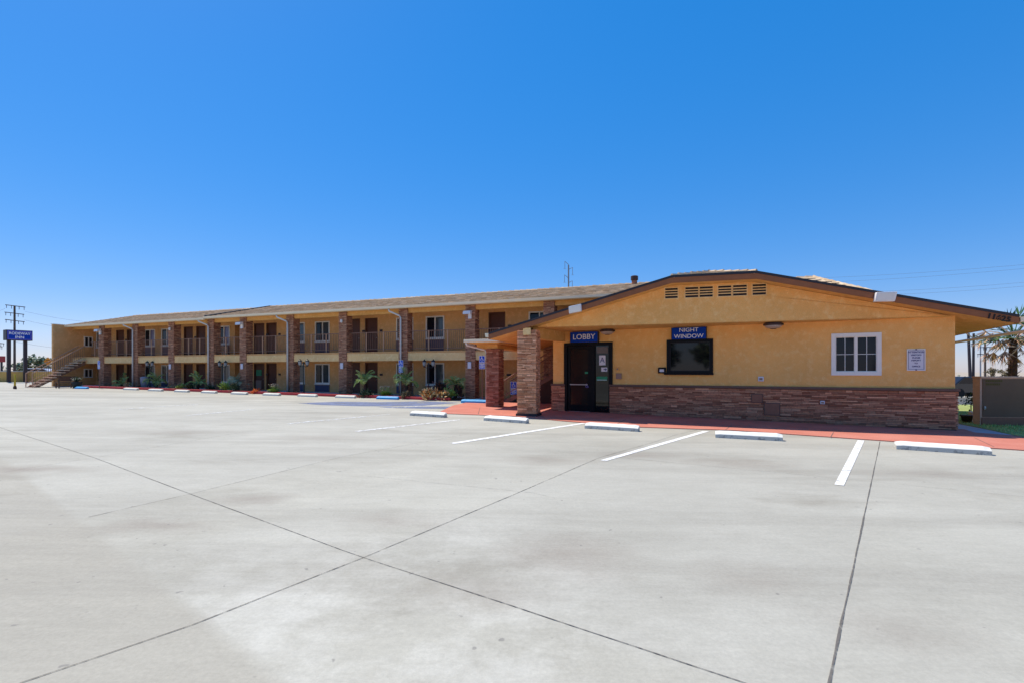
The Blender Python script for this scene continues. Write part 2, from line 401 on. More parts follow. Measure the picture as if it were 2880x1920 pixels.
def stones_row(mb, rnd, a0, a1, put, hmin=.035, hmax=.085, lmin=.12, lmax=.48, z0=0, z1=1, pmin=.0, pmax=.035):
    """ledge stones laid in courses; put(a, b, zlow, zhigh, proud) adds one stone"""
    z = z0
    while z < z1 - .01:
        h = min(rnd.uniform(hmin, hmax) * .85, z1 - z)
        if z1 - z - h < .02: h = z1 - z
        a = a0
        while a < a1 - .01:
            l = rnd.uniform(lmin, lmax)
            if a1 - a - l < .08: l = a1 - a
            l = min(l, a1 - a)
            hh = h
            if rnd.random() < .3 and h > .055:
                k = rnd.uniform(.4, .6) * h
                put(a, a + l - .005, z, z + k - .007, rnd.uniform(pmin, pmax)); put(a, a + l - .005, z + k, z + h - .009, rnd.uniform(pmin, pmax))
            else: put(a, a + l - .006, z, z + hh - .009, rnd.uniform(pmin, pmax))
            a += l
        z += h

def stone_pillar(parent, s0, s1, d0, d1, z0, z1, m, seed, name='stone_pillar', back='mortar'):
    rnd = random.Random(seed); mb = MB(); t = .04
    for kind in range(4):
        def put(a, b, zl, zh, p, kind=kind):
            if kind == 0: mb.box(a, b, d0 - p, d0 + t, zl, zh)
            elif kind == 1: mb.box(s1 - t, s1 + p, a, b, zl, zh)
            elif kind == 2: mb.box(s0 - p, s0 + t, a, b, zl, zh)
            else: mb.box(a, b, d1 - t, d1 + p, zl, zh)
        a0, a1 = (s0 - .012, s1 + .012) if kind in (0, 3) else (d0 + .001, d1 - .001)
        stones_row(mb, rnd, a0, a1, put, z0=z0, z1=z1, lmin=.1, lmax=.36)
    core = MB(); core.box(s0 + .012, s1 - .012, d0 + .012, d1 - .012, z0, z1)
    o = mb.build(name, m, parent)
    core.build('core', back, o)
    return o

def wall(mb, s0, s1, z0, z1, y, ops, depth=.12):
    ss = sorted({s0, s1, *[q for o in ops for q in o[:2] if s0 < q < s1]})
    zs = sorted({z0, z1, *[q for o in ops for q in o[2:4] if z0 < q < z1]})
    for a, b in zip(ss, ss[1:]):
        for c, d in zip(zs, zs[1:]):
            m, n = (a + b) / 2, (c + d) / 2
            if any(o[0] < m < o[1] and o[2] < n < o[3] for o in ops): continue
            mb.face((a, y, c), (b, y, c), (b, y, d), (a, y, d))
    for o in ops:
        a, b = max(o[0], s0), min(o[1], s1); c, d = max(o[2], z0), min(o[3], z1); e = y + (o[4] if len(o) > 4 else depth)
        mb.face((a, y, c), (a, e, c), (a, e, d), (a, y, d)); mb.face((b, e, c), (b, y, c), (b, y, d), (b, e, d))
        mb.face((a, y, d), (a, e, d), (b, e, d), (b, y, d)); mb.face((a, e, c), (a, y, c), (b, y, c), (b, e, c))

def window(parent, s0, s1, z0, z1, y, right='glass2', left='glass', w=.07, sill=True):
    mb = MB(); mb.frame(s0 - .02, s1 + .02, z0 - .02, z1 + .02, w, y - .03, y + .06)
    m = (s0 + s1) / 2; mb.box(m - .03, m + .03, y - .02, y + .06, z0 + w - .02, z1 - w + .02)
    o = mb.build('window', 'white', parent)
    p = MB(); p.box(s0 + w - .02, m - .03, y + .02, y + .05, z0 + w - .02, z1 - w + .02); p.build('pane', left, o)
    p = MB(); p.box(m + .03, s1 - w + .02, y + .035, y + .065, z0 + w - .02, z1 - w + .02); p.build('pane', right, o)
    if sill:
        p = MB(); p.box(s0 - .05, s1 + .05, y - .055, y + .01, z0 - .075, z0 - .021); p.build('sill', 'white', o)
    return o

def air_unit(parent, s0, s1, z0, z1, y, m):
    mb = MB(); mb.box(s0, s1, y - .05, y + .05, z0, z1)
    o = mb.build('air_conditioner', m, parent)
    f = MB(); f.frame(s0 - .03, s1 + .03, z0 - .03, z1 + .03, .03, y - .035, y + .04); f.build('frame', 'plate', o)
    g = MB(); n = 7
    for k in range(n): zz = z0 + .04 + (z1 - z0 - .08) * k / (n - 1); g.box(s0 + .03, s1 - .03, y - .062, y - .052, zz - .008, zz + .008)
    g.build('louvre', m, o)

def room_door(parent, s0, s1, z0, z1, y):
    mb = MB(); mb.box(s0 + .05, s1 - .05, y + .085, y + .12, z0, z1 - .05)
    o = mb.build('door', 'door', parent)
    f = MB(); f.box(s0, s0 + .048, y - .012, y + .11, z0, z1); f.box(s1 - .048, s1, y - .012, y + .11, z0, z1); f.box(s0 + .048, s1 - .048, y - .012, y + .11, z1 - .048, z1)
    f.build('frame', 'doorframe', o)
    h = MB(); h.lathe((s1 - .13, y + .05, z0 + .95 if z1 > 4 else 1.05), [(.02, -.02), (.035, 0), (.02, .02)], 8); h.build('handle', 'metal', o)
    return o

# ------------------------------------------------------------------ ground
mb = MB(); mb.face((-900, -300, -.45), (900, -300, -.45), (900, 1500, -.45), (-900, 1500, -.45))
tag(mb.build('ground', 'desert'), 'flat dry ground beyond the parking lot', 'ground', kind='structure')

lot = MB()
P = lambda *q: [tuple(p[:2]) for p in q]
lot_poly = [(-75, -9), (28, -9), (28, 10), (16.2, 14.4), (24, 33), (10, 60), (-60, 60), (-75, 40)]
lot.slab(lot_poly, lambda x, y: gz(x, y) - .3, gz)
LOT = lot.build('parking_lot', 'lot')
tag(LOT, 'pale concrete parking lot with dark joints and stains', 'parking lot', kind='structure')

def ribbon(pts, w, m, name, dz, parent, jig=0, seed=1):
    rnd = random.Random(seed); q = [gp(*p) for p in pts]; out = []
    for a, b in zip(q, q[1:]):
        n = max(1, int((b - a).length / .25)) if jig else 1
        for k in range(n): out.append(a.lerp(b, k / n))
    out.append(q[-1]); mb = MB(); L_, R_ = [], []
    for k, p in enumerate(out):
        d = (out[min(k + 1, len(out) - 1)] - out[max(k - 1, 0)]).normalized(); nrm = Vector((-d.y, d.x, 0))
        j = rnd.uniform(-jig, jig); ww = w / 2 * (1 + (rnd.uniform(-.35, .35) if jig else 0))
        for lst, sg in ((L_, 1), (R_, -1)):
            e = p + nrm * (sg * ww + j); lst.append((e.x, e.y, gz(e.x, e.y) + dz))
    for k in range(len(out) - 1): mb.face(R_[k], R_[k + 1], L_[k + 1], L_[k])
    return mb.build(name, m, parent)

JW = .008
for i, (pts, w, m) in enumerate([
    ([(-60, 1180), (16, 1206.5), (265, 1286), (535, 1388), (960, 1545), (1022, 1567), (1440, 1703), (2095, 1920), (2400, 2040)], JW, 'joint'),
    ([(-120, 1990), (61, 1919), (542, 1756), (1022, 1567), (1440, 1392), (1685, 1286), (1833, 1244), (1906, 1220), (1960, 1208)], JW, 'joint'),
    ([(2475, 1240), (2331, 1920), (2290, 2100)], .012, 'joint'),
    ([(-80, 1350), (0, 1329), (265, 1286), (653, 1219), (960, 1176), (1090, 1160)], JW, 'jointfine'),
    ([(249, 1453), (535, 1388), (960, 1284), (1300, 1222)], .010, 'jointfine'),
    ([(1746, 1286), (2440, 1352), (2880, 1396), (3100, 1420)], .008, 'jointfine'),
    ([(1033, 1338), (1500, 1385), (1560, 1400)], .006, 'jointfine'),
]): ribbon(pts, w, m, 'expansion_joint', .004, LOT, .0018, 30 + i)

def gquad(mb, pts, dz): mb.face(*[gp(x, y, dz) for x, y in pts])
for pts, m in [
    ([(2346.7, 1362), (2373.5, 1365), (2431.5, 1237.8), (2412, 1237)], 'stripe'),
    ([(1688, 1293.5), (1704, 1296), (1995, 1212), (1977, 1211)], 'stripe'),
    ([(1265, 1245), (1279, 1247.5), (1650, 1189.6), (1638, 1188)], 'stripe'),
    ([(996, 1211.8), (1006, 1213), (1300, 1179.6), (1292, 1178.6)], 'stripethin'),
    ([(800, 1190), (812, 1191.5), (1100, 1164.5), (1092, 1163.6)], 'stripefaint'),
    ([(1062, 1147.5), (1070, 1148.4), (1262, 1137), (1255, 1136.4)], 'stripefaint'),
    ([(520, 1167), (530, 1168), (720, 1150), (712, 1149.6)], 'stripefaint'),
    ([(330, 1150), (338, 1150.8), (560, 1136), (554, 1135.6)], 'stripefaint'),
]:
    mb = MB(); gquad(mb, pts, .006); mb.build('parking_stripe', m, LOT)
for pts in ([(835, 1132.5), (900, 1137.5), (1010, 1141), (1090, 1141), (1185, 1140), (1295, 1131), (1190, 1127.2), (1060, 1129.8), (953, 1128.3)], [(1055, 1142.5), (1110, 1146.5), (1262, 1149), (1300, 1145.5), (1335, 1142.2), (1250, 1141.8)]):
    mb = MB(); mb.face(*[gp(x, y, .003) for x, y in pts]); mb.build('blue_grey_patch', 'bluegrey', LOT)  # irregular blue-grey sheets on the concrete, broken up by noise

# salmon walkway around the lobby
wk = [gp(*p) for p in [(1239, 1157), (1247, 1162.5), (1455, 1171), (1580, 1183.5), (1784, 1200.5), (2060, 1210), (2440, 1236.5), (2788, 1260.5), (2900, 1268)]]
poly = [(p.x, p.y) for p in wk] + [(13.6, 11.4)]
q = L.w(11.6, -.3); poly += [(q.x, q.y)]; q = L.w(11.6, .5); poly += [(q.x, q.y)]; q = L.w(-.3, .6); poly += [(q.x, q.y)]
q = L.w(-.3, 5); poly += [(q.x, q.y)]
for a, d in ((5.2, 1.55), (.6, 1.55), (.6, -.6), (1.4, -4.6)): q = W.w(a, d); poly += [(q.x, q.y)]
mb = MB(); mb.slab(poly, lambda x, y: gz(x, y) - .1, lambda x, y: gz(x, y) + .022)
WALK = mb.build('walkway', 'walk'); tag(WALK, 'salmon red painted concrete walkway in front of the lobby', 'walkway', kind='structure')
for a, b in (((2058, 1196), (2040, 1210)), ((2344, 1217), (2336, 1231)), ((2740, 1232), (2795, 1258)), ((1760, 1180), (1730, 1196)), ((1350, 1146), (1345, 1165))):
    p0, p1 = gp(*a), gp(*b); d = (p1 - p0).normalized(); n = Vector((-d.y, d.x, 0)) * .008
    mb = MB(); mb.face(*[(e.x, e.y, gz(e.x, e.y) + .026) for e in (p0 - n, p1 - n, p1 + n, p0 + n)]); mb.build('expansion_joint', 'joint', WALK)

# red kerb, planting bed and ground floor walk of the wing
segs = [(-29.6, -18.9), (-18.9, -7.0), (-7.0, -.6)]
for a, b in segs:
    pass
mb = MB(); c = [W.w(-29.7, -1.55), W.w(-.4, -1.55), W.w(-.4, -1.38), W.w(-29.7, -1.38)]
mb.slab([(p.x, p.y) for p in c], lambda x, y: gz(x, y) - .2, lambda x, y: gz(x, y) + .14)
tag(mb.build('curb', 'redpaint', bevel=.015), 'red painted kerb along the planting bed of the two storey wing', 'kerb', kind='structure')
mb = MB(); c = [W.w(-29.7, -1.375), W.w(-.4, -1.375), W.w(-.4, -.02), W.w(-29.7, -.02)]
mb.slab([(p.x, p.y) for p in c], lambda x, y: gz(x, y) - .2, lambda x, y: gz(x, y) + .07)
tag(mb.build('planting_bed', 'soil'), 'dark soil bed between red kerb and stone pillars', 'planting bed', kind='structure')
mb = MB(); c = [W.w(-33.8, -.015), W.w(.55, -.015), W.w(.55, 1.59), W.w(-33.8, 1.59)]
mb.slab([(p.x, p.y) for p in c], lambda x, y: gz(x, y) - .2, lambda x, y: gz(x, y) + .06)
tag(mb.build('wing_walkway', 'pathgrey'), 'grey concrete walk under the balcony', 'walkway', kind='structure')

# right side: grey path, grass
gpth = [(11.75, 13.05), (13.9, 11.8), (22, 9.6), (22, 11.8), (15.2, 14.15), (14.2, 15.6), (15.4, 19.5), (14.4, 20.0), (12.9, 16.2)]
q = [(p[0], p[1]) for p in gpth]
mb = MB(); mb.slab(q, lambda x, y: gz(x, y) - .1, lambda x, y: gz(x, y) + .012)
tag(mb.build('path', 'pathgrey'), 'grey concrete path beside the right wall of the lobby', 'path', kind='structure')
ga = [gp(*p) for p in [(2690, 1190.5), (2760, 1204), (2830, 1219), (2885, 1232)]] + [Vector((22, 12.2, 0)), Vector((30, 12, 0)), Vector((30, 26, 0)), Vector((16.4, 24, 0)), Vector((14.6, 17.6, 0))]
grass_poly = [(p.x, p.y) for p in ga]
gb = MB(); gb.slab(grass_poly, lambda x, y: gz(x, y) - .1, lambda x, y: gz(x, y) + .03)
TURF = gb.build('lawn', 'turf'); tag(TURF, 'strip of lawn in front of the brown enclosure wall', 'lawn', kind='structure')
def inside(pt, poly):
    r = False; x, y = pt
    for (x0, y0), (x1, y1) in zip(poly, poly[1:] + poly[:1]):
        if (y0 > y) != (y1 > y) and x < (x1 - x0) * (y - y0) / (y1 - y0) + x0: r = not r
    return r
rnd = random.Random(5); mb = MB(); n = 0
while n < 9000:
    x, y = rnd.uniform(13, 19), rnd.uniform(12.5, 20)
    if not inside((x, y), grass_poly): continue
    n += 1; h = rnd.uniform(.03, .075); a = rnd.uniform(0, 6.28); z = gz(x, y) + .028
    dx, dy = math.cos(a) * .008, math.sin(a) * .008; lx, ly = rnd.uniform(-.03, .03), rnd.uniform(-.03, .03)
    mb.face((x - dx, y - dy, z), (x + dx, y + dy, z), (x + lx, y + ly, z + h))
tag(mb.build('grass', 'grassblade'), 'short green grass by the brown enclosure wall', 'grass', kind='stuff')

# ------------------------------------------------------------------ the two-storey wing
PS = [-29.99, -26.19, -22.42, -18.61, -15.73, -11.85, -7.896, -3.806, .264, 4.49]   # right front edges of the pillars
PW = .52
wing = fthing('motel_wing', 'long two storey ochre motel wing with stone pillars, brown doors and balcony railings', 'motel', W)
RY = 1.6                                            # room wall behind the balcony
doors = [(-31.41, -30.47), (-30.13, -29.2), (-23.78, -22.85), (-22.5, -21.56), (-16.95, -16.02), (-15.84, -14.94), (-9.17, -8.25), (-7.88, -6.97), (.29, 1.27)]
wins = [(-34.35, -33.24), (-28.02, -26.89), (-26.15, -25.02), (-20.3, -19.2), (-13.68, -12.57), (-11.7, -10.58), (-5.62, -4.5), (-3.62, -2.46), (2.63, 3.78)]
PASS = (-18.72, -17.3)
ops = []
for a, b in doors:
    ops.append((a, b, 2.58, 4.72))
    if b < 0: ops.append((a, b, .0, 2.08))
for a, b in wins:
    if a < -33.8: a = -33.85
    ops.append((a, b, 3.42, 4.64))
    if b < 0: ops.append((a, b, .8, 2.0))
ops.append((*PASS, 2.58, 4.78, 3.0)); ops.append((*PASS, 0, 2.12, 3.0))
mb = MB(); wall(mb, -33.9, 12.5, -.3, 5.0, RY, ops)
mb.face((12.5, RY, -.3), (12.5, 9.5, -.3), (12.5, 9.5, 5), (12.5, RY, 5)); mb.face((12.5, 9.5, -.3), (-34.1, 9.5, -.3), (-34.1, 9.5, 5), (12.5, 9.5, 5))
mb.face((PASS[0], RY + 3, -.3), (PASS[1], RY + 3, -.3), (PASS[1], RY + 3, 5), (PASS[0], RY + 3, 5))
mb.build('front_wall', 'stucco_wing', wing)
mb = MB(); mb.box(-34.1, -33.9, -1.2, 9.5, -.3, 5.0)
ew = mb.build('end_wall', 'stucco_wing', wing)
mb = MB(); mb.box(-34.14, -33.86, -1.24, .2, 5.0, 5.05); mb.build('cap', 'gutter', ew)
for z0, z1 in ((3.45, 4.25), (1.05, 1.75)):
    f = MB()
    for zz in (z0, z1 - .07): f.box(-33.9, -33.86, .75, 1.35, zz, zz + .07)
    for yy in (.75, 1.02, 1.28): f.box(-33.9, -33.862, yy, yy + .07, z0 + .07, z1 - .07)
    o = f.build('window', 'white', wing); p = MB(); p.box(-33.9, -33.88, .82, 1.28, z0 + .07, z1 - .07); p.build('pane', 'glass', o)
for i, (a, b) in enumerate(doors):
    room_door(wing, a, b, 2.59, 4.72, RY)
    if b < 0: room_door(wing, a, b, .02, 2.08, RY)
for i, (a, b) in enumerate(wins):
    if a < -33.8:
        window(wing, -33.84, b, 3.42, 4.64, RY, 'glass', 'glass'); continue
    lil = i in (1, 2, 3)
    window(wing, a, b, 3.42, 4.64, RY, 'glassblue' if lil else ('glass2' if i % 2 else 'glass2'), 'glass')
    air_unit(wing, a + .02, b - .02, 2.72, 3.3, RY, 'grille2')
    if b < 0:
        window(wing, a, b, .8, 2.0, RY, 'glass2', 'glass'); air_unit(wing, a + .02, b - .02, .28, .68, RY, 'grille')
for a, b in doors:                                    # room number plaques
    for z in (3.95, 1.35):
        if z < 2 and b > 0: continue
        mb = MB(); mb.box(b + .16, b + .36, RY - .02, RY - .001, z - .06, z + .06); mb.build('room_plaque', 'bronze', wing)
mb = MB(); mb.box(1.35, 1.6, RY - .02, RY - .001, 1.3, 1.42); mb.build('room_plaque', 'bronze', wing)
# balcony
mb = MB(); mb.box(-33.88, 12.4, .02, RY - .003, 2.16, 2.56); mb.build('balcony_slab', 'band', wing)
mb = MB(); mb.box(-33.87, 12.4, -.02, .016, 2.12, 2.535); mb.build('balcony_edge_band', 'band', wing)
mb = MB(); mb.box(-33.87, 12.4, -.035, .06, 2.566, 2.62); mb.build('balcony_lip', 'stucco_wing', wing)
# eave beam and soffit
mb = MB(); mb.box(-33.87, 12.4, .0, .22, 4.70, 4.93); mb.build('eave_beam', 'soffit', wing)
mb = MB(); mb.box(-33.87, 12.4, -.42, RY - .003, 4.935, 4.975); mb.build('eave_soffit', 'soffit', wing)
# pillars
for k, s in enumerate(PS):
    z0 = W.g(s, 0) - .1
    stone_pillar(wing, s - PW, s, 0 - .06, .44, z0, 4.93, 'stone_wing', 100 + k)
# railings, one per bay
edges = [-32.0] + PS
for a, b in zip(edges, PS):
    s0, s1 = (a + .03, b - PW - .03); mb = MB(); y = .2
    mb.box(s0, s1, y - .022, y + .022, 3.70, 3.74); mb.box(s0, s1, y - .018, y + .018, 2.76, 2.795)
    n = int((s1 - s0) / .118)
    for k in range(1, n): x = s0 + (s1 - s0) * k / n; mb.box(x - .008, x + .008, y - .008, y + .008, 2.795, 3.70)
    r = mb.build('railing', 'rail', wing)
    for k in (1, 2): 
        p = MB(); x = s0 + (s1 - s0) * k / 3; p.box(x - .022, x + .022, y - .025, y + .025, 2.60, 3.73); p.build('post', 'railtan', r)
s0, s1 = PS[-1] + .03, 12.0; mb = MB(); mb.box(s0, s1, .18, .22, 3.70, 3.74); mb.box(s0, s1, .18, .22, 2.76, 2.79); mb.build('railing', 'rail', wing)
# roof
def tiles(mb, rnd, s0, s1, d0, d1, z0, slope, rowstep=.34, wid=.31, clip=None, th=.035):
    n = int((d1 - d0) / rowstep); rs = (d1 - d0) / n
    for r in range(n):
        a = d0 + r * rs; x = s0 + (0 if r % 2 else -wid / 2)
        while x < s1:
            b0, b1 = max(x, s0), min(x + wid - .008, s1); x += wid
            if b1 - b0 < .03: continue
            mid = ((b0 + b1) / 2, a + rs / 2)
            if clip and not clip(*mid): continue
            j = rnd.uniform(0, .012); zb = z0 + (a - d0) * slope; ze = zb + rs * slope
            mb.hexa([(b0, a - .03, zb + .012 + j), (b1, a - .03, zb + .012 + j), (b1, a + rs, ze + .002), (b0, a + rs, ze + .002),
                     (b0, a - .03, zb + .012 + th + j), (b1, a - .03, zb + .012 + th + j), (b1, a + rs, ze + .012), (b0, a + rs, ze + .012)])
def ridgecaps(mb, rnd, pts, w=.13, step=.36):
    a, b = Vector(pts[0]), Vector(pts[1]); n = int((b - a).length / step); d = (b - a) / n; side = Vector((-d.y, d.x, 0)).normalized() * w
    for k in range(n):
        p, q = a + d * k, a + d * (k + 1.06); up = Vector((0, 0, rnd.uniform(.0, .02)))
        lo = Vector((0, 0, -.07))
        mb.hexa([p + side + lo, p - side + lo, q - side + lo, q + side + lo, p + side * .25 + Vector((0, 0, .06)) + up, p - side * .25 + Vector((0, 0, .06)) + up, q - side * .25 + Vector((0, 0, .035)), q + side * .25 + Vector((0, 0, .035))])
EV, SL, RD = -.38, .25, 4.65
for (s0, s1, z0, seed) in ((-34.35, -18.95, 4.97, 1), (-18.95, 12.6, 5.03, 2)):
    rz = z0 + (RD - EV) * SL; mb = MB()
    mb.prism([(0, 0)], 0, 0) if False else None
    mb.hexa([(s0, EV, z0 - .05), (s1, EV, z0 - .05), (s1, RD, rz - .05), (s0, RD, rz - .05), (s0, EV, z0), (s1, EV, z0), (s1, RD, rz), (s0, RD, rz)])
    mb.hexa([(s0, RD + .001, rz - .05), (s1, RD + .001, rz - .05), (s1, 2 * RD - EV, z0 - .05), (s0, 2 * RD - EV, z0 - .05), (s0, RD + .001, rz), (s1, RD + .001, rz), (s1, 2 * RD - EV, z0), (s0, 2 * RD - EV, z0)])
    rf = mb.build('roof', 'roofbase', wing); t = MB(); rr = random.Random(seed)
    tiles(t, rr, s0, s1, EV, RD, z0, SL); ridgecaps(t, rr, [(s0, RD, rz + .02), (s1, RD, rz + .02)])
    t.build('roof_tiles', 'tile', rf)
    hh = .12 if seed == 2 else .06; s9 = s0 + (.16 if seed == 2 else -.004)
    rk = MB(); rk.hexa([(s0 - .05, EV - .03, z0 - .14), (s9, EV - .03, z0 - .14), (s9, RD, rz - .14), (s0 - .05, RD, rz - .14), (s0 - .05, EV - .03, z0 + hh), (s9, EV - .03, z0 + hh), (s9, RD + .1, rz + hh), (s0 - .05, RD + .1, rz + hh)])
    rk.build('rake_board', 'flash' if seed == 2 else 'gutter', rf)
    mb = MB(); mb.box(s0, s1, EV + .02, EV + .5, z0 - .055, z0 - .052); 
    g = MB(); g.hexa([(s0, EV - .13, z0 - .10), (s1, EV - .13, z0 - .10), (s1, EV - .01, z0 - .13), (s0, EV - .01, z0 - .13), (s0, EV - .15, z0 + .015), (s1, EV - .15, z0 + .015), (s1, EV - .01, z0 + .015), (s0, EV - .01, z0 + .015)])
    g.build('gutter', 'gutter', wing)
    fb = MB(); fb.box(s0, s1, EV - .006, EV + .03, z0 - .12, z0 - .055); fb.build('fascia', 'stucco_wing', wing)
# gable ends closed
mb = MB()
for s in (-34.05, 12.5):
    mb = MB(); mb.face((s, 0, 4.97), (s, 9.3, 4.97), (s, RD, 4.97 + RD * SL)); mb.build('gable_infill', 'stucco_wing', wing)
# downspouts at every second pillar
for k in (1, 3, 5, 7):
    s = PS[k] - PW + .12 + .06; mb = MB(); y = -.17
    zb = W.g(s, y) + .1
    mb.tube([(s - .58, EV - .08, 4.9), (s - .56, EV - .05, 4.78), (s - .08, y - .02, 4.55), (s, y, 4.45), (s, y, zb)], .048, 8)
    mb.build('downspout', 'pipe', wing, smooth=True)
# fixtures on the pillars
def flood(parent, s, y, z, name='floodlight', w=.42, h=.22):
    mb = MB(); mb.hexa([(s - w / 2, y - .34, z - .07), (s + w / 2, y - .34, z - .07), (s + w / 2, y - .10, z - .02), (s - w / 2, y - .10, z - .02), (s - w / 2, y - .30, z + .10), (s + w / 2, y - .30, z + .10), (s + w / 2, y - .06, z + .14), (s - w / 2, y - .06, z + .14)])
    o = mb.build(name, 'ledbody', parent, bevel=.01)
    b = MB(); b.box(s - .02, s + .16, y - .10, y - .02, z - .28, z + .02); b.build('bracket', 'ledbody', o)
for k in (0, 4, 8): flood(wing, PS[k] - .30, -.1, 4.5)
for k in (2, 6):
    mb = MB(); mb.lathe((PS[k] - .26, -.16, 4.42), [(.03, -.12), (.07, -.08), (.07, .05), (.03, .09)], 10); mb.build('wall_lamp', 'lens', wing)
for k in (2, 4, 6, 8):
    mb = MB(); mb.box(PS[k] - .37, PS[k] - .17, -.16, -.08, 1.68, 2.02); o = mb.build('wall_sconce', 'paper', wing, bevel=.02)
    f = MB(); f.frame(PS[k] - .39, PS[k] - .15, 1.66, 2.04, .03, -.13, -.085); f.build('rim', 'plate', o)
# odd fittings that belong to the wing
mb = MB(); mb.box(-16.82, -16.35, RY + .06, RY + .08, 1.25, 1.65); mb.build('door_poster', 'green', wing)
mb = MB(); mb.box(-16.85, -16.35, RY + .05, RY + .08, .35, .95); mb.build('door_vent', 'plate', wing)
mb = MB(); mb.box(-20.15, -19.2, .75, 1.45, 2.57, 3.25); o = mb.build('vending_cabinet', 'white', wing, bevel=.02)
p = MB(); p.box(-20.1, -19.25, .73, .748, 2.9, 3.2); p.build('panel', 'grille', o)

# rear hipped block of the wing, seen above the lobby roof
hb = fthing('rear_block', 'low hipped tile roof block showing behind the right slope of the lobby roof', 'building', W)
e0, e1, r0, r1 = 12.6, 18.0, 12.6, 16.3; d0, d1, dm = 2.6, 8.5, 5.5; ze, zr = 4.98, 6.22
mb = MB(); mb.box(12.7, 17.6, 3.0, 8.1, -.3, 4.95); mb.build('wall', 'stucco_wing', hb)
mb = MB(); A, B, C_, D_ = (e0, d0, ze), (e1, d0, ze), (e1, d1, ze), (e0, d1, ze); R0, R1 = (r0, dm, zr), (r1, dm, zr)
mb.face(A, B, R1, R0); mb.face(B, C_, R1); mb.face(C_, D_, R0, R1); mb.face(D_, A, R0)
mb.face((e0, d0, ze - .02), (e0, d1, ze - .02), (e1, d1, ze - .02), (e1, d0, ze - .02)); rf = mb.build('roof', 'roofbase', hb)
t = MB(); rr = random.Random(9); sl = (zr - ze) / (dm - d0)
tiles(t, rr, e0, e1, d0, dm, ze, sl, clip=lambda s, d: s < e1 - (d - d0) * (e1 - r1) / (dm - d0))
ridgecaps(t, rr, [(r0, dm, zr + .02), (r1, dm, zr + .02)]); ridgecaps(t, rr, [(r1, dm, zr + .02), (e1, d0, ze + .03)]); ridgecaps(t, rr, [(r1, dm, zr + .02), (e1, d1, ze + .03)])
t.build('roof_tiles', 'tile', rf)
mb = MB(); mb.box(e0, e1 + .06, d0 - .12, d0 - .01, ze - .12, ze); mb.box(e1 + .004, e1 + .1, d0 - .01, d1, ze - .12, ze); mb.build('gutter', 'flash', hb)

# roof vent pipe
c = W.w(7.7, 4.3); vt = thing('roof_vent', 'short capped metal flue pipe on the wing roof beside the lobby roof edge', 'vent pipe', (c.x, c.y, 6.0))
mb = MB(); mb.lathe((0, 0, 0), [(.15, -.05), (.15, .4), (.13, .43)], 14); mb.build('pipe', 'access', vt, True)
mb = MB(); mb.lathe((0, 0, .42), [(.15, 0), (.20, .02), (.20, .22), (.15, .25)], 14); mb.build('cap', 'bronze', vt)

# stair at the far end, coming out towards the lot
def stair(name, label, fr, s0, s1, dtop, dbot, ztop, zbot, n, along='d', mtread='tread', mrail='railtan'):
    """treads run between s0 and s1 when the flight follows d, the other way round when along is s"""
    o = fthing(name, label, 'staircase', fr)
    def pt(a, t, z): return (a, t, z) if along == 'd' else (t, a, z)
    def bx(mb, a0, a1, t0, t1, z0, z1):
        if along == 'd': mb.box(a0, a1, min(t0, t1), max(t0, t1), z0, z1)
        else: mb.box(min(t0, t1), max(t0, t1), a0, a1, z0, z1)
    rise = (ztop - zbot) / n; run = (dbot - dtop) / n; sg = 1 if run > 0 else -1
    for k in range(n):
        t0 = dtop + run * k; z = ztop - rise * (k + 1); mb = MB(); bx(mb, s0 + .0, s1 - .0, t0, t0 + run * 1.02, z - (.085 if along == 'd' else .055), z); mb.build('tread', mtread, o)
    ins = .13 if along == 'd' else 0
    for a in (s0 + ins, s1 - .055 - ins):
        mb = MB(); pr = [(dtop, ztop - .50), (dbot, zbot - .22), (dbot, zbot - .02), (dtop, ztop - .27)]
        pts = [pt(a, t, z) for t, z in pr] + [pt(a + .05, t, z) for t, z in pr]
        mb.hexa([pts[0], pts[1], pts[5], pts[4], pts[3], pts[2], pts[6], pts[7]]); mb.build('stringer', 'steel' if along == 's' else 'rail', o)
        r = MB(); m = a + .025
        r.tube([pt(m, dtop, ztop + .88), pt(m, dbot, zbot + .95)], .03, 6); r.tube([pt(m, dtop, ztop + .12), pt(m, dbot, zbot + .24)], .016, 6)
        r.tube([pt(m, dbot, zbot), pt(m, dbot, zbot + .96)], .028, 6)
        h = r.build('handrail', mrail, o); q = MB(); nn = 26
        for k in range(nn):
            f = (k + .5) / nn; t = dtop + (dbot - dtop) * f; zz = ztop + (zbot - ztop) * f
            q.tube([pt(m, t, zz + .14), pt(m, t, zz + .9)], .009, 4)
        q.build('pickets', 'rail', h)
    return o
st = stair('staircase', 'outdoor stair with concrete treads and tan handrails at the far end of the wing', W, -33.15, -32.05, -.06, -3.2, 2.56, W.g(-32.5, -3.2) + .02, 12)
st2 = stair('staircase', 'dark stair half hidden behind the tan stone pillar left of the lobby door', W, -1.35, -.2, 6.4, 2.3, 2.56, W.g(2.4, -.8) + .03, 14, 'd' if False else 's', 'steel', 'rail')

mb = MB(); zg = W.g(4, -1.4) - .1
mb.hexa([(3.3, -1.34, zg), (6.4, -1.34, zg), (6.4, -1.30, zg), (3.3, -1.30, zg), (3.3, -1.34, .42), (6.4, -1.34, 2.2), (6.4, -1.30, 2.2), (3.3, -1.30, .42)]); mb.build('side_panel', 'darkwood', st2)
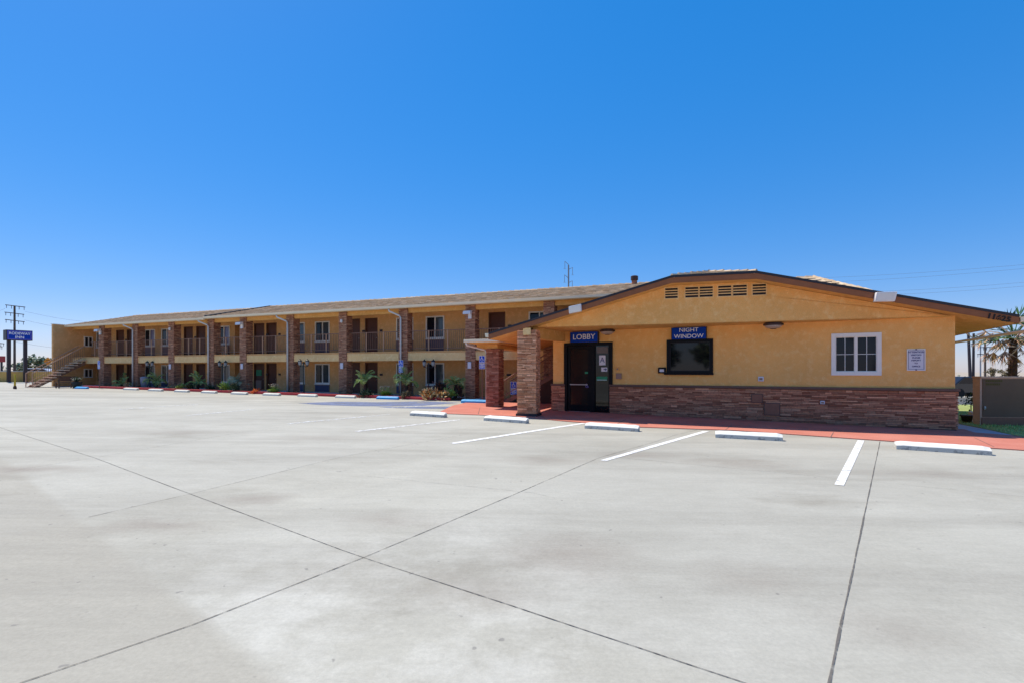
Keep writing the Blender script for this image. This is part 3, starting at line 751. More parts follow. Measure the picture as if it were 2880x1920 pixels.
# ------------------------------------------------------------------ lobby
lob = thing('lobby_building', 'single storey ochre lobby building with brown gable and ledge stone base', 'building', (L.O[0], L.O[1], 0), -L.t)
inL = lambda fr, a, d, z: (*L.loc(*fr.w(a, d)[:2]), z)       # other lines expressed in the lobby's own axes
S0, S1 = -.57, 11.28
SZ = 3.03
door_op = (-.11, 1.76, -.3, 2.60, .10); nw = (3.66, 5.14, 1.46, 2.615, .10); ww = (8.46, 9.62, 1.46, 2.63, .10)
mb = MB(); wall(mb, S0, S1, -.3, SZ, 0, [door_op, nw, ww])
mb.face((S1, 0, -.3), (S1, 10, -.3), (S1, 10, 3.0), (S1, 0, 3.06)); mb.face((S0, 10, -.3), (S0, 0, -.3), (S0, 0, 3.0), (S0, 10, 3.0))
mb.build('front_wall', 'stucco', lob)
# stone base
def wains(s0, s1, seed, name='stone_base'):
    rnd = random.Random(seed); mb = MB(); z1 = 1.0
    zb = -.03 if s1 > 5 else min(gz(*L.w(s0, 0)[:2]), gz(*L.w(s1, 0)[:2])) - .03
    stones_row(mb, rnd, s0, s1, lambda a, b, zl, zh, p: mb.box(a, b, -.055 - p * .9, -.01, zl, zh), z0=zb, z1=z1, lmin=.14, lmax=.5)
    if s1 > 5:
        stones_row(mb, rnd, -.05, 1.2, lambda a, b, zl, zh, p: mb.box(s1 - .02, s1 + .045 + p * .8, a, b, zl, zh), z0=zb, z1=z1)
    if s0 < 0:
        stones_row(mb, rnd, -.05, .6, lambda a, b, zl, zh, p: mb.box(s0 - .045 - p * .8, s0 + .02, a, b, zl, zh), z0=zb, z1=z1)
    o = mb.build(name, 'stone', lob)
    b = MB(); b.box(s0 + .005, s1 - .005, -.04, -.004, zb, z1); b.build('backing', 'mortar', o)
    b = MB(); b.box(s0 + .004, s1 + .02 if s1 > 5 else s1 - .006, -.045, -.003, zb - .3, zb - .004); b.build('base_shade_strip', 'numeral', o)  # black strip painted in for the shadow gap below the stones
    c = MB(); c.box(s0 - .06 if s0 < 0 else s0 - .01, s1 + (.09 if s1 > 5 else .01), -.115, -.003, z1 + .002, 1.075); c.build('cap', 'stonecap', o, bevel=.01)
wains(S0, -.07, 3); wains(1.66, S1, 4)
for s0, s1, z0, z1, m in ((6.30, 6.58, .58, .82, 'access'), (6.66, 7.06, .20, .545, 'access')):
    mb = MB(); mb.box(s0, s1, -.112, -.07, z0, z1); o = mb.build('access_panel', m, lob, bevel=.006)
    f = MB(); f.frame(s0 - .025, s1 + .025, z0 - .025, z1 + .025, .024, -.104, -.06); f.build('rim', 'stonecap', o)
# pilaster left of the door is plain stucco: part of the wall. Entrance
SIDE = None
def entrance():
    global SIDE
    y = .045
    fr = MB(); fr.box(-.11, 1.76, -.05, .09, 2.49, 2.60); fr.box(-.11, .02, -.05, .09, .02, 2.489); fr.box(1.62, 1.76, -.05, .09, .02, 2.489); fr.box(.93, 1.10, -.05, .09, .02, 2.489)
    e = fr.build('entrance', 'black', lob)
    d = MB(); d.frame(.03, .92, .07, 2.48, .105, -.01, .05); d.box(.136, .814, -.01, .05, .175, .30); dd = d.build('door_leaf', 'black', e)
    p = MB(); p.box(.136, .814, .015, .03, .301, 2.374); p.build('pane', 'doorglass', e)
    p = MB(); p.box(1.101, 1.619, .02, .035, .08, 2.488); SIDE = p.build('pane', 'black', e)
    p = MB(); p.box(.13, .82, -.05, -.012, 1.04, 1.075); p.build('push_bar', 'metal', e)
    p = MB(); p.box(.06, .90, -.03, .02, .025, .062); p.build('threshold', 'metal', e)
    y = .012
    p = MB(); p.box(1.15, 1.585, y - .006, y, 2.20, 2.44); p.build('notice', 'greypaper', e)
    p = MB(); p.box(1.25, 1.49, y - .006, y, 1.77, 2.13); o = p.build('grade_card', 'paper', e)
    p = MB(); p.box(1.33, 1.56, y - .006, y, 1.54, 1.69); p.build('arrow_card', 'paper', e)
    p = MB(); p.prism([(1.42, 1.60), (1.48, 1.60), (1.48, 1.565), (1.545, 1.615), (1.48, 1.665), (1.48, 1.63), (1.42, 1.63)], y - .010, y - .007); p.build('arrow', 'ink', e)
    p = MB(); p.box(1.15, 1.56, y - .006, y, 1.21, 1.36); o = p.build('green_sticker', 'green', e)
    p = MB(); p.box(1.17, 1.54, y - .010, y - .007, 1.225, 1.245); p.build('sticker_line', 'paper', e)
    p = MB(); p.box(.71, .83, -.016, -.0105, 1.46, 1.53); p.build('green_sticker', 'green', e)
    text('A', .27, 'ink', e, (1.37, y - .008, 1.95), .001)
    wheelchair(e, .79, -.013, 1.02, .17, 'purple')
def wheelchair(parent, s, y, z, h, m='letter'):
    """access symbol drawn about (s, z), height h, facing -y"""
    k = h; mb = MB(); T = .004
    def bar(x0, z0, x1, z1, w):
        d = Vector((x1 - x0, z1 - z0)).normalized(); n = Vector((-d.y, d.x)) * (w * k / 2)
        a, b = Vector((s + x0 * k, z + z0 * k)), Vector((s + x1 * k, z + z1 * k))
        mb.prism([tuple(a - n), tuple(b - n), tuple(b + n), tuple(a + n)], y - T, y)
    mb.prism([(s - .06 * k + .075 * k * math.cos(t * .7854), z + .41 * k + .075 * k * math.sin(t * .7854)) for t in range(8)], y - T, y)
    bar(-.06, .33, -.04, -.02, .11); bar(-.05, .17, .17, .15, .06); bar(-.06, -.02, .19, -.04, .09); bar(.17, -.04, .27, -.36, .09); bar(.25, -.35, .36, -.31, .07)
    pr = None
    for q in range(-3, 13):
        t = R(-30 - q * 18.5 + 0); p = (-.02 + .27 * math.cos(t), -.14 + .27 * math.sin(t))
        if pr: bar(*pr, *p, .07)
        pr = p
    return mb.build('wheelchair_symbol', m, parent)
MT['doorglass'] = M('door_glass', (.022, .018, .016), .04, 0, 1, spec=.55)
entrance()
# night window
f = MB(); f.frame(nw[0], nw[1], nw[2], nw[3], .10, -.05, .09); f.box(nw[0] - .08, nw[1] + .02, -.10, -.052, nw[2] - .03, nw[2] + .03)
o = f.build('night_window', 'black', lob); p = MB(); p.box(nw[0] + .1, nw[1] - .1, .03, .05, nw[2] + .1, nw[3] - .1); 
MT['nightglass'] = M('night_glass', (.006, .006, .007), .04, 0, 1, spec=.42)
p.build('pane', 'nightglass', o); SIDE.data.materials[0] = MT['nightglass']; p = MB(); p.frame(nw[0] + .1, nw[1] - .1, nw[2] + .1, nw[3] - .1, .018, .005, .028); p.build('bead', 'blackpole', o)
# white window with glazing bars
f = MB(); f.frame(ww[0] - .03, ww[1] + .03, ww[2] - .03, ww[3] + .03, .105, -.035, .06); md = (ww[0] + ww[1]) / 2; f.box(md - .022, md + .022, -.015, .06, ww[2] + .075, ww[3] - .075)
o = f.build('window', 'white', lob)
for a, b, yy in ((ww[0] + .075, md - .022, .03), (md + .022, ww[1] - .075, .02)):
    p = MB(); p.frame(a, b, ww[2] + .075, ww[3] - .075, .022, yy - .02, yy + .02); p.build('sash', 'white', o)
    p = MB(); p.box(a + .022, b - .022, yy + .004, yy + .02, ww[2] + .097, ww[3] - .097); p.build('pane', 'glass', o)
    p = MB(); c = (a + b) / 2; zc = (ww[2] + ww[3]) / 2; p.box(c - .009, c + .009, yy - .006, yy + .003, ww[2] + .097, ww[3] - .097); p.box(a + .022, c - .01, yy - .005, yy + .003, zc - .009, zc + .009); p.box(c + .01, b - .022, yy - .005, yy + .003, zc - .009, zc + .009); p.build('glazing_bars', 'pipe', o)
# small wall fittings
for s, z, w, h, m, nm in ((1.99, 1.375, .2, .2, 'plate', 'intercom'), (3.50, 1.58, .26, .2, 'black', 'speaker_box'), (6.55, 1.31, .16, .15, 'paper', 'outlet_box'), (1.95, 1.63, .10, .14, 'stucco', 'cover_plate'), (8.2, .62, .12, .10, 'paper', 'hose_bib')):
    y = -.06 if z > 1.1 else -.115
    mb = MB(); mb.box(s - w / 2, s + w / 2, y, y + .057, z - h / 2, z + h / 2); o = mb.build(nm, m, lob, bevel=.012)
    p = MB(); p.box(s - w * .28, s + w * .28, y - .008, y - .001, z - h * .25, z + h * .2); p.build('face', 'plate' if m != 'black' else 'paper', o)
# gable wall, soffit, beam
OV = .5
def rk(x, y): return G.hit(x, y, -OV)
TL, KL, KR, TR = rk(1376, 938), rk(1889, 781), rk(2128, 764), rk(2863, 889)
zf = (KL[1] + KR[1]) / 2; KL = (KL[0], zf); KR = (KR[0], zf)
slL = (zf - TL[1]) / (KL[0] - TL[0]); slR = (zf - TR[1]) / (TR[0] - KR[0])
FH = .19                                             # depth of the fascia
def under(s):                                        # underside of the roof at the gable
    if s < KL[0]: return zf - (KL[0] - s) * slL - FH
    if s > KR[0]: return zf - (s - KR[0]) * slR - FH
    return zf - FH
gs0, gs1 = -.02, G.loc(*L.w(S1, 0)[:2])[0]
pts = [(gs0, 3.03), (gs1, 3.05), (gs1, under(gs1)), (KR[0], under(KR[0])), (KL[0], under(KL[0])), (gs0, under(gs0))]
gw = MB()
front = [inL(G, a, 0, z) for a, z in pts]; back = [inL(G, a, .12, z) for a, z in pts]
gw.face(*front); n = len(pts)
for k in range(n): l = (k + 1) % n; gw.face(front[l], front[k], back[k], back[l])
gable = gw.build('gable_wall', 'stucco', lob)
sf = MB(); a = [inL(G, gs0, .0, SZ - .002), inL(G, gs1 + .0, .0, SZ + .018), (S1 - .002, .002, SZ - .004), (S0 - .4, .002, SZ - .004)]
sf.face(a[0], a[3], a[2], a[1]); sf.build('porch_soffit', 'soffit', lob)
# beam from the tan pillar back to the wall
bm = MB()
p0, p1 = G.w(-.33, -.0), L.w(S0 + .35, .1)
d = Vector((p1.x - p0.x, p1.y - p0.y)).normalized(); nn = Vector((-d.y, d.x)) * .16
cor = [Vector(p0[:2]) - nn, Vector(p1[:2]) - nn, Vector(p1[:2]) + nn, Vector(p0[:2]) + nn]
c2 = [L.loc(p.x, p.y) for p in cor]
bm.hexa([(*c2[0], 2.66), (*c2[1], 2.66), (*c2[2], 2.66), (*c2[3], 2.66), (*c2[0], 3.028), (*c2[1], 3.028), (*c2[2], 3.028), (*c2[3], 3.028)])
bm.build('porch_beam', 'soffit', lob)
# gable louvre vents
for x0, x1 in ((1870.8, 1906), (1927.5, 1963.5), (1968, 2004.5), (2020, 2056.6), (2061.6, 2100), (2116.6, 2154)):
    s0, s1 = G.hit(x0, 820)[0], G.hit(x1, 820)[0]; z0, z1 = 3.83, 4.145
    v = MB(); K = lambda a, y, z: inL(G, a, y, z)
    def gbox(mb, a0, a1, y0, y1, zz0, zz1):
        mb.hexa([K(a0, y0, zz0), K(a1, y0, zz0), K(a1, y1, zz0), K(a0, y1, zz0), K(a0, y0, zz1), K(a1, y0, zz1), K(a1, y1, zz1), K(a0, y1, zz1)])
    gbox(v, s0, s1, -.004, -.001, z0, z1); o = v.build('gable_vent', 'numeral', lob)
    f = MB()
    gbox(f, s0 - .03, s0, -.012, -.001, z0 - .03, z1 + .03); gbox(f, s1, s1 + .03, -.012, -.001, z0 - .03, z1 + .03)
    gbox(f, s0, s1, -.012, -.001, z1, z1 + .03); gbox(f, s0, s1, -.012, -.001, z0 - .03, z0)
    for k in range(1, 4): zz = z0 + (z1 - z0) * k / 4; gbox(f, s0, s1, -.03, -.005, zz - .014, zz + .014)
    f.build('louvre', 'band', o)
# tan pillar at the corner of the porch
pil = MB()
rt = thing('stone_pillar', 'tall tan ledge stone pillar carrying the left end of the lobby gable', 'pillar', G.w(0, 0), -G.t)
stone_pillar(rt, -.60, .02, -OV + .04, .10, W.g(0, -8) - .05, under(-.6) + .02, 'stone_tan', 55, 'shaft')
mb = MB(); mb.box(-.40, -.14, -OV - .03, -OV - .005, 2.74, under(-.4) + .02); mb.build('plaster_patch', 'band', rt)
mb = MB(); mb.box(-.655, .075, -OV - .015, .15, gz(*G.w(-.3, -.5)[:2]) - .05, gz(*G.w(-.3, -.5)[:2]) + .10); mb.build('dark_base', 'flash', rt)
# roof of the lobby
rise = (KR[0] - KL[0]) / 2 * (slL + slR) / 2; AP = ((KL[0] + KR[0]) / 2, -OV + 1.35, zf + rise)
BD = 9.5
tlb = inL(G, TL[0], BD, TL[1]); 
trf = inL(G, TR[0], -OV, TR[1]); q = L.loc(*G.w(TR[0], -OV)[:2]); trb = (q[0], q[1] + BD + OV, TR[1])
tlf, klf, krf, apf = inL(G, TL[0], -OV, TL[1]), inL(G, KL[0], -OV, KL[1]), inL(G, KR[0], -OV, KR[1]), inL(G, *AP)
apb = ((tlb[0] + trb[0]) / 2, (tlb[1] + trb[1]) / 2, AP[2])
dn = lambda p, h: (p[0], p[1], p[2] - h)
mb = MB()
top = [(tlf, klf, apf, apb, tlb), (klf, krf, apf), (krf, trf, trb, apb, apf)]
for f_ in top: mb.face(*f_)
for f_ in top: mb.face(*[dn(p, .05) for p in reversed(f_)])
rim = [tlf, klf, krf, trf, trb, apb, tlb]
for k in range(len(rim)): l = (k + 1) % len(rim); mb.face(dn(rim[k], .05), dn(rim[l], .05), rim[l], rim[k])
roof = mb.build('roof', 'roofbase', lob)
# tiles that show: the little hip over the gable
t = MB(); rr = random.Random(21); nrow = 6
for r_ in range(nrow):
    f0, f1 = r_ / nrow, (r_ + 1) / nrow
    a0, a1 = KL[0] + (AP[0] - KL[0]) * f0, KR[0] + (AP[0] - KR[0]) * f0; d0_, d1_ = -OV + 1.35 * f0, -OV + 1.35 * f1; z0_, z1_ = zf + rise * f0, zf + rise * f1
    m_ = max(1, round((a1 - a0) / .3))
    for k in range(m_):
        x0, x1 = a0 + (a1 - a0) * k / m_, a0 + (a1 - a0) * (k + 1) / m_ - .008; j = rr.uniform(0, .015); y0 = d0_ - .03
        t.hexa([inL(G, x0, y0, z0_ + .01 + j), inL(G, x1, y0, z0_ + .01 + j), inL(G, x1, d1_, z1_ + .005), inL(G, x0, d1_, z1_ + .005), inL(G, x0, y0, z0_ + .045 + j), inL(G, x1, y0, z0_ + .045 + j), inL(G, x1, d1_, z1_ + .02), inL(G, x0, d1_, z1_ + .02)])
v = Vector
ridgecaps(t, rr, [v(klf) + v((0, 0, .03)), v(apf) + v((0, 0, .03))], .1, .3); ridgecaps(t, rr, [v(krf) + v((0, 0, .03)), v(apf) + v((0, 0, .03))], .1, .3)
ridgecaps(t, rr, [v(apf) + v((0, 0, .03)), v(apb) + v((0, 0, .03))], .12, .36)
t.build('roof_tiles', 'tile', roof)
# soffit under the rakes and eaves
sf = MB(); h = FH - .004
sf.face(*[dn(p, h) for p in (tlf, tlb, apb, (apf[0], apf[1], apf[2]), klf)]); sf.face(*[dn(p, h) for p in (krf, apf, apb, trb, trf)]); sf.face(*[dn(p, h - .001) for p in (inL(G, KL[0], -OV, zf), inL(G, KL[0], .1, zf), inL(G, KR[0], .1, zf), inL(G, KR[0], -OV, zf))])
sf.build('rake_soffit', 'soffit', lob)
def board(p, q, h0, h1, th, mat, name):
    """a board hung under the roof edge p-q, from h0 to h1 below it"""
    p, q = Vector(p), Vector(q); d = (q - p); nrm = Vector((d.y, -d.x, 0)).normalized() * th
    mb = MB(); mb.hexa([p + nrm - Vector((0, 0, h1)), q + nrm - Vector((0, 0, h1)), q - Vector((0, 0, h1)), p - Vector((0, 0, h1)), p + nrm - Vector((0, 0, h0)), q + nrm - Vector((0, 0, h0)), q - Vector((0, 0, h0)), p - Vector((0, 0, h0))])
    return mb.build(name, mat, lob)
for a, b in ((tlf, klf), (klf, krf), (krf, trf)):
    board(a, b, .035, FH + .004, .045, 'fascia', 'fascia'); board(a, b, -.035, .034, .06, 'flash', 'drip_edge')
board(trf, trb, .0, FH, .03, 'fascia', 'fascia'); board(tlb, tlf, 0, FH, .03, 'fascia', 'fascia')
# gutters at both eaves: the right one hangs clear of the eave on brackets
def gutter(p, q, off, drop, w=.13, h=.13, name='gutter'):
    p, q = Vector(p), Vector(q); d = (q - p); nrm = Vector((d.y, -d.x, 0)).normalized(); zz = Vector((0, 0, 1))
    a, b = p + nrm * off - zz * drop, q + nrm * off - zz * drop; mb = MB()
    mb.hexa([a + nrm * w * .8 - zz * h, b + nrm * w * .8 - zz * h, b - zz * h, a - zz * h, a + nrm * w, b + nrm * w, b, a])
    o = mb.build(name, 'gutter', lob)
    return o, nrm
gutter(tlb, tlf, .032, -.01)
go, nrm = gutter(trf, trb, .05, .02, .14, .13)
pp, qq = Vector(trf), Vector(trb)
mb = MB()
a0, b0 = pp + nrm * .30 + Vector((0, 0, -.36)), qq + nrm * .30 + Vector((0, 0, -.36))
mb.tube([a0 - (b0 - a0) * .12, a0 + (b0 - a0) * .95], .045, 8)
for f_ in (.02, .14, .27, .42): c = a0.lerp(b0, f_); e = c - nrm * .22 + Vector((0, 0, .2)); mb.tube([c, e], .018, 5)
mb.build('drain_pipe', 'gutter', lob)
# house number on the right rake
k0, k1 = rk(2766, 898), rk(2846, 911); mid = ((k0[0] + k1[0]) / 2, 0); ang = math.atan(slR)
sN = mid[0]; zN = zf - (sN - KR[0]) * slR - .145; q = inL(G, sN, -OV - .05, zN)
text('11625', .185, 'numeral', lob, q, .012, 'house_number', (R(90), 0, L.t - G.t), bold=.006, spacing=1.12)
bpy.data.objects['house_number'].data.transform(Matrix.Translation(q) @ Matrix.Rotation(L.t - G.t, 4, 'Z') @ Matrix.Rotation(ang, 4, 'Y') @ Matrix.Rotation(-(L.t - G.t), 4, 'Z') @ Matrix.Translation(-Vector(q)))
# flood lights on the rakes
def rakeflood(x, y, w, h, tilt, label_dark=False):
    s, z = G.hit(x, y, -OV - .1); mb = MB(); c, sn = math.cos(tilt), math.sin(tilt)
    def K(a, b, dd): return inL(G, s + a * c - b * sn, -OV - .10 + dd - b * .25, z + a * sn + b * c)
    mb.hexa([K(-w / 2, -h / 2, -.10), K(w / 2, -h / 2, -.10), K(w / 2, -h / 2, .03), K(-w / 2, -h / 2, .03), K(-w / 2 + .03, h / 2, -.10), K(w / 2 + .03, h / 2, -.10), K(w / 2 + .03, h / 2, .05), K(-w / 2 + .03, h / 2, .05)])
    o = mb.build('floodlight', 'ledbody', lob, bevel=.012)
    f = MB(); i = .035; f.hexa([K(-w / 2 + i, -h / 2 + i, -.108), K(w / 2 - i, -h / 2 + i, -.108), K(w / 2 - i, -h / 2 + i, -.101), K(-w / 2 + i, -h / 2 + i, -.101), K(-w / 2 + i + .025, h / 2 - i, -.108), K(w / 2 - i + .02, h / 2 - i, -.108), K(w / 2 - i + .02, h / 2 - i, -.101), K(-w / 2 + i + .025, h / 2 - i, -.101)])
    f.build('lens', 'lens', o)
    b = MB(); b.hexa([K(-.05, -.03, .03), K(.05, -.03, .03), K(.05, -.03, .09), K(-.05, -.03, .09), K(-.05, .04, .03), K(.05, .04, .03), K(.05, .04, .09), K(-.05, .04, .09)]); b.build('bracket', 'ledbody', o)
rakeflood(1617, 870, .40, .22, R(10)); rakeflood(2486, 836, .47, .25, R(-1))
# ceiling lights on the porch soffit
def ceilinglight(x, y, w):
    s, z = L.hit(x, y, -.55)
    c = (s, -.45, SZ - .004); r = w
    mb = MB(); mb.lathe(c, [(r * .8, 0), (r * .8, -.03), (r, -.035), (r, -.085), (r * .9, -.095)], 24); mb.lathe((c[0], c[1], c[2] - .19), [(r * .3, 0), (r * .3, -.012)], 20); o = mb.build('ceiling_light', 'bronze', lob)
    b = MB(); b.lathe((c[0], c[1], c[2] - .096), [(r * .88, 0), (r * .78, -.045), (r * .5, -.085), (r * .28, -.093)], 24); b.build('lens', 'amber', o, True)
ceilinglight(1706, 932, .27); ceilinglight(2175, 912, .28)

# signs on the lobby wall
def boxsign(name, label, s0, s1, z0, z1, dep, lines, size, sx):
    t = thing(name, label, 'sign', L.w((s0 + s1) / 2, 0, z0), -L.t); c = (s1 - s0) / 2; h = z1 - z0
    mb = MB(); mb.box(-c, c, -dep, -.004, 0, h); mb.build('board', 'signblue', t, bevel=.008)
    f = MB(); f.box(c + .001, c + .022, -dep - .004, -.004, -.004, h + .004); f.box(-c - .02, -c - .001, -dep - .004, -.004, -.004, h + .004); f.build('edge_trim', 'flash', t)
    for k, ln in enumerate(lines):
        zz = h / 2 + (len(lines) - 1) * size * .56 - k * size * 1.12 if len(lines) > 1 else h / 2
        text(ln, size, 'letter', t, (0, -dep - .003, zz), .003, sx=sx, bold=.001)
    return t
boxsign('lobby_sign', 'blue sign reading LOBBY above the entrance', .20, 1.24, 2.61, 2.985, .16, ['LOBBY'], .265, 1.08)
boxsign('night_window_sign', 'blue sign reading NIGHT WINDOW above the black service window', 3.85, 4.93, 2.62, 3.0, .14, ['NIGHT', 'WINDOW'], .185, 1.08)
nt_ = thing('notice_sign', 'white framed notice on the ochre wall right of the white window', 'notice', L.w(10.435, 0, 1.57), -L.t)
mb = MB(); mb.box(-.205, .205, -.02, -.004, 0, .60); mb.build('board', 'paper', nt_)
f = MB(); f.frame(-.175, .175, .035, .565, .007, -.0245, -.0205); f.build('border', 'ink', nt_)
f = MB(); f.frame(-.207, .207, -.002, .602, .018, -.03, -.0205); f.build('frame', 'white', nt_)
for ln, z, sz in (('ATTENTION', .51, .062), ('VISITORS', .43, .055), ('PLEASE', .355, .055), ('REPORT', .28, .055), ('TO', .20, .05), ('OFFICE', .115, .055)):
    text(ln, sz, 'ink', nt_, (0, -.0225, z), .001, bold=.002, sx=1.05)
for z in (.585, .018): mb = MB(); mb.box(-.02, .02, -.034, -.031, z - .012, z + .012); mb.build('screw', 'ink', nt_)

# ------------------------------------------------------------------ low canopy between lobby and wing
cc = W.loc(-.52, 19.7)
can = fthing('porch_canopy', 'low entrance canopy with cream gutter on a red brown stone pillar', 'canopy', W, *cc)
cw, cd = 1.38, 4.9                                   # width to the left, depth into the wing
mb = MB(); mb.hexa([(-cw, 0, 2.72), (0, 0, 2.72), (0, cd, 2.72), (-cw, cd, 2.72), (-cw, 0, 2.80), (0, 0, 2.80), (-.1, cd, 2.95), (-cw + .1, cd, 2.95)]); mb.build('roof', 'tile', can)
mb = MB(); mb.box(-cw + .05, -.05, .05, cd, 2.66, 2.715); mb.build('soffit', 'soffit', can)
g = MB(); g.box(-cw - .12, .12, -.13, -.002, 2.70, 2.82); g.box(.003, .12, -.001, cd, 2.70, 2.82); g.box(-cw - .12, -cw - .003, -.001, cd, 2.70, 2.82); g.build('gutter', 'gutter', can, bevel=.01)
ps, pd = W.loc(-.5527, 20.363); ps -= cc[0]; pd -= cc[1]
stone_pillar(can, ps - .54, ps, pd, pd + .52, gz(-.5, 20.3) - .05, 2.48, 'stone_red', 66)
mb = MB(); mb.box(ps - .5, ps - .06, pd + .03, cd, 2.482, 2.655); mb.box(-cw + .1, ps - .51, pd + .06, pd + .4, 2.482, 2.655); mb.build('beam', 'soffit', can)
mb = MB(); mb.tube([(-cw - .05, -.05, 2.70), (-cw - .03, .0, 2.60), (ps - .64, pd + .1, 2.42), (ps - .60, pd + .14, 2.3), (ps - .60, pd + .14, .1)], .04, 8); mb.build('downspout', 'pipe', can, True)

# ------------------------------------------------------------------ wheel stops
def wheel_stop(a, b, m, label, group, h=.13, chips=True):
    p, q = gp(*a), gp(*b); ln = (q - p).length; d = (q - p).normalized()
    rz = math.atan2(d.y, d.x); w = .17
    o_ = MB(); rnd = random.Random(int(a[0])); n = 14
    w = .22; sec = [(0, 0), (.008, h * .66), (.115, h * 1.2), (w - .03, h * 1.2), (w - .008, h * .66), (w, 0)]
    rings = []
    for k in range(n + 1):
        x = ln * k / n; 
        e = .02 if k in (0, n) else 0
        rings.append([(x + (0 if k else .0), y + rnd.uniform(-.003, .003), z * (1 - (.12 if k in (0, n) else 0)) + rnd.uniform(-.003, .003)) for y, z in sec])
    for r0, r1 in zip(rings, rings[1:]):
        for j in range(5): o_.face(r0[j], r1[j], r1[j + 1], r0[j + 1])
        o_.face(r0[5], r1[5], r1[0], r0[0])
    o_.face(*reversed(rings[0])); o_.face(*rings[-1])
    o_.v = [(x, y, z + .0) for x, y, z in o_.v]
    ob = o_.build('wheel_stop', m)
    ob.location = p; pitch = math.asin(max(-1, min(1, (q.z - p.z) / ln))); ob.rotation_euler = (0, -pitch, rz)
    return tag(ob, label, 'wheel stop', group)
# worn paint: grey concrete shows through in chips
m, nt, b = newmat('chipped_white_stop'); tc = nd(nt, 'ShaderNodeTexCoord').outputs['Object']
b.inputs['Roughness'].default_value = .8
sep = nd(nt, 'ShaderNodeSeparateXYZ'); nt.links.new(tc, sep.inputs[0])
chip = mrange(nt, noise(nt, 7, 6, .7, tc), .56, .62, 0, 1)
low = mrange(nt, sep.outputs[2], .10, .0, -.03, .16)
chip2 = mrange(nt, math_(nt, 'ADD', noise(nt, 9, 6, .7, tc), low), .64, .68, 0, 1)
nt.links.new(mix(nt, math_(nt, 'MULTIPLY', chip2, .85), mix(nt, mrange(nt, sep.outputs[2], .078, .098, .62, 0), (.82, .80, .74), (.40, .37, .325)), (.30, .29, .275)), b.inputs['Base Color']); bump(nt, b, noise(nt, 40, 5, .7, tc), .4, .01)  # lower band greyed: grime plus the shade of the front face painted in
b.inputs['Specular IOR Level'].default_value = .1; MT['stopchip'] = m
MT['stopblue'] = M('blue_stop_paint', (.02, .30, .62), .6, .12, 6, .2, 40)
MT['stopplain'] = M('white_stop_paint', (.64, .61, .53), .7, .12, 7, .3, 40)
gN = 'chipped white wheel stops in front of the lobby'
wheel_stop((1152, 1167.5), (1247, 1173.3), 'stopchip', 'chipped white wheel stop beside the left tip of the salmon walkway', gN)
wheel_stop((1360, 1181.5), (1478, 1190), 'stopchip', 'chipped white wheel stop right in front of the tan stone pillar', gN)
wheel_stop((1644, 1203.5), (1794, 1213), 'stopchip', 'chipped white wheel stop in front of the lobby entrance', gN)
wheel_stop((2012, 1229.4), (2202, 1239.6), 'stopchip', 'chipped white wheel stop straight in front of the two access panels', gN)
wheel_stop((2521, 1262), (2791, 1280), 'stopchip', 'chipped white wheel stop nearest the camera, at the right corner of the lobby', gN)
gF = 'white wheel stops along the red kerb'
far = [(345, 382, 1095, 'farthest left of the row along the red kerb'), (415, 451, 1098.2, 'second from the far left along the red kerb, by a lamp post'), (489, 525, 1101, 'third from the far left along the red kerb, by a dark shrub'), (564.5, 603, 1104, 'at a palm with a bare stem'), (648, 690, 1107.5, 'at the foot of the silvery palm'), (738, 782, 1110.5, 'in front of the shrub with pink flowers'), (836, 886, 1113.5, 'by the dark green lamp post'), (942, 995, 1117, 'left of the blue wheel stop, near the leaning palm')]
for x0, x1, y, t in far: wheel_stop((x0, y), (x1, y + (x1 - x0) * .035), 'stopplain', 'white wheel stop ' + t, gF, .12)
wheel_stop((209, 1091.8), (241, 1092.6), 'stopblue', 'light blue wheel stop at the far end below the end wall', 'blue wheel stops', .12)
wheel_stop((1058, 1121), (1117, 1122.8), 'stopblue', 'blue wheel stop below the middle accessible parking sign', 'blue wheel stops', .13)
wheel_stop((1296, 1131.5), (1372, 1134), 'stopblue', 'blue wheel stop beside the red brown stone pillar', 'blue wheel stops', .14)

# ------------------------------------------------------------------ accessible parking signs
def adasign(x, ytop, ybot, xw, ybase, depth_px, label, post=True):
    p = gp(x, ybase); k = p.y / F
    z1, z0 = EYE + (HY - ytop) * k, EYE + (HY - ybot) * k; w = xw * k * 1.04
    t = thing('accessible_parking_sign', label, 'parking sign', p, -W.t, 'accessible parking signs'); z0 -= p.z; z1 -= p.z; zm = z0 + (z1 - z0) * .42
    mb = MB(); mb.box(-w / 2, w / 2, -.014, -.008, zm + .01, z1); mb.build('upper_panel', 'adablue', t)
    mb = MB(); mb.box(-w / 2, w / 2, -.014, -.008, z0, zm - .01); mb.build('lower_panel', 'adablue', t)
    f = MB(); f.frame(-w / 2, w / 2, zm + .01, z1, .018, -.018, -.0145); f.frame(-w / 2, w / 2, z0, zm - .01, .018, -.018, -.0145); f.build('border', 'letter', t)
    wheelchair(t, 0, -.0145, zm + .03 + (z1 - zm) * .52, (z1 - zm) * .70)
    b = MB()
    for k_, f_ in ((.8, .36), (.62, .28), (.44, .38), (.26, .3)): zz = z0 + (zm - z0) * k_; b.box(-w * f_, w * f_, -.018, -.0145, zz - .014, zz + .014)
    zz = zm + .055; b.box(-w * .38, w * .38, -.018, -.0145, zz - .012, zz + .012)
    b.build('wording', 'letter', t)
    mb = MB(); mb.tube([(0, .02, -.1), (0, .02, z1 + .02)], .027, 8); mb.build('post', 'steel', t)
adasign(278.6, 1013.5, 1036.5, 10, 1091, 0, 'blue accessible parking sign on a post at the far left stone pillar')
adasign(1128, 1012, 1046.5, 14, 1117, 0, 'blue accessible parking sign in front of a pillar and a palm')
adasign(1356, 999.6, 1036.5, 17, 1130, 0, 'blue accessible parking sign left of the red brown pillar')
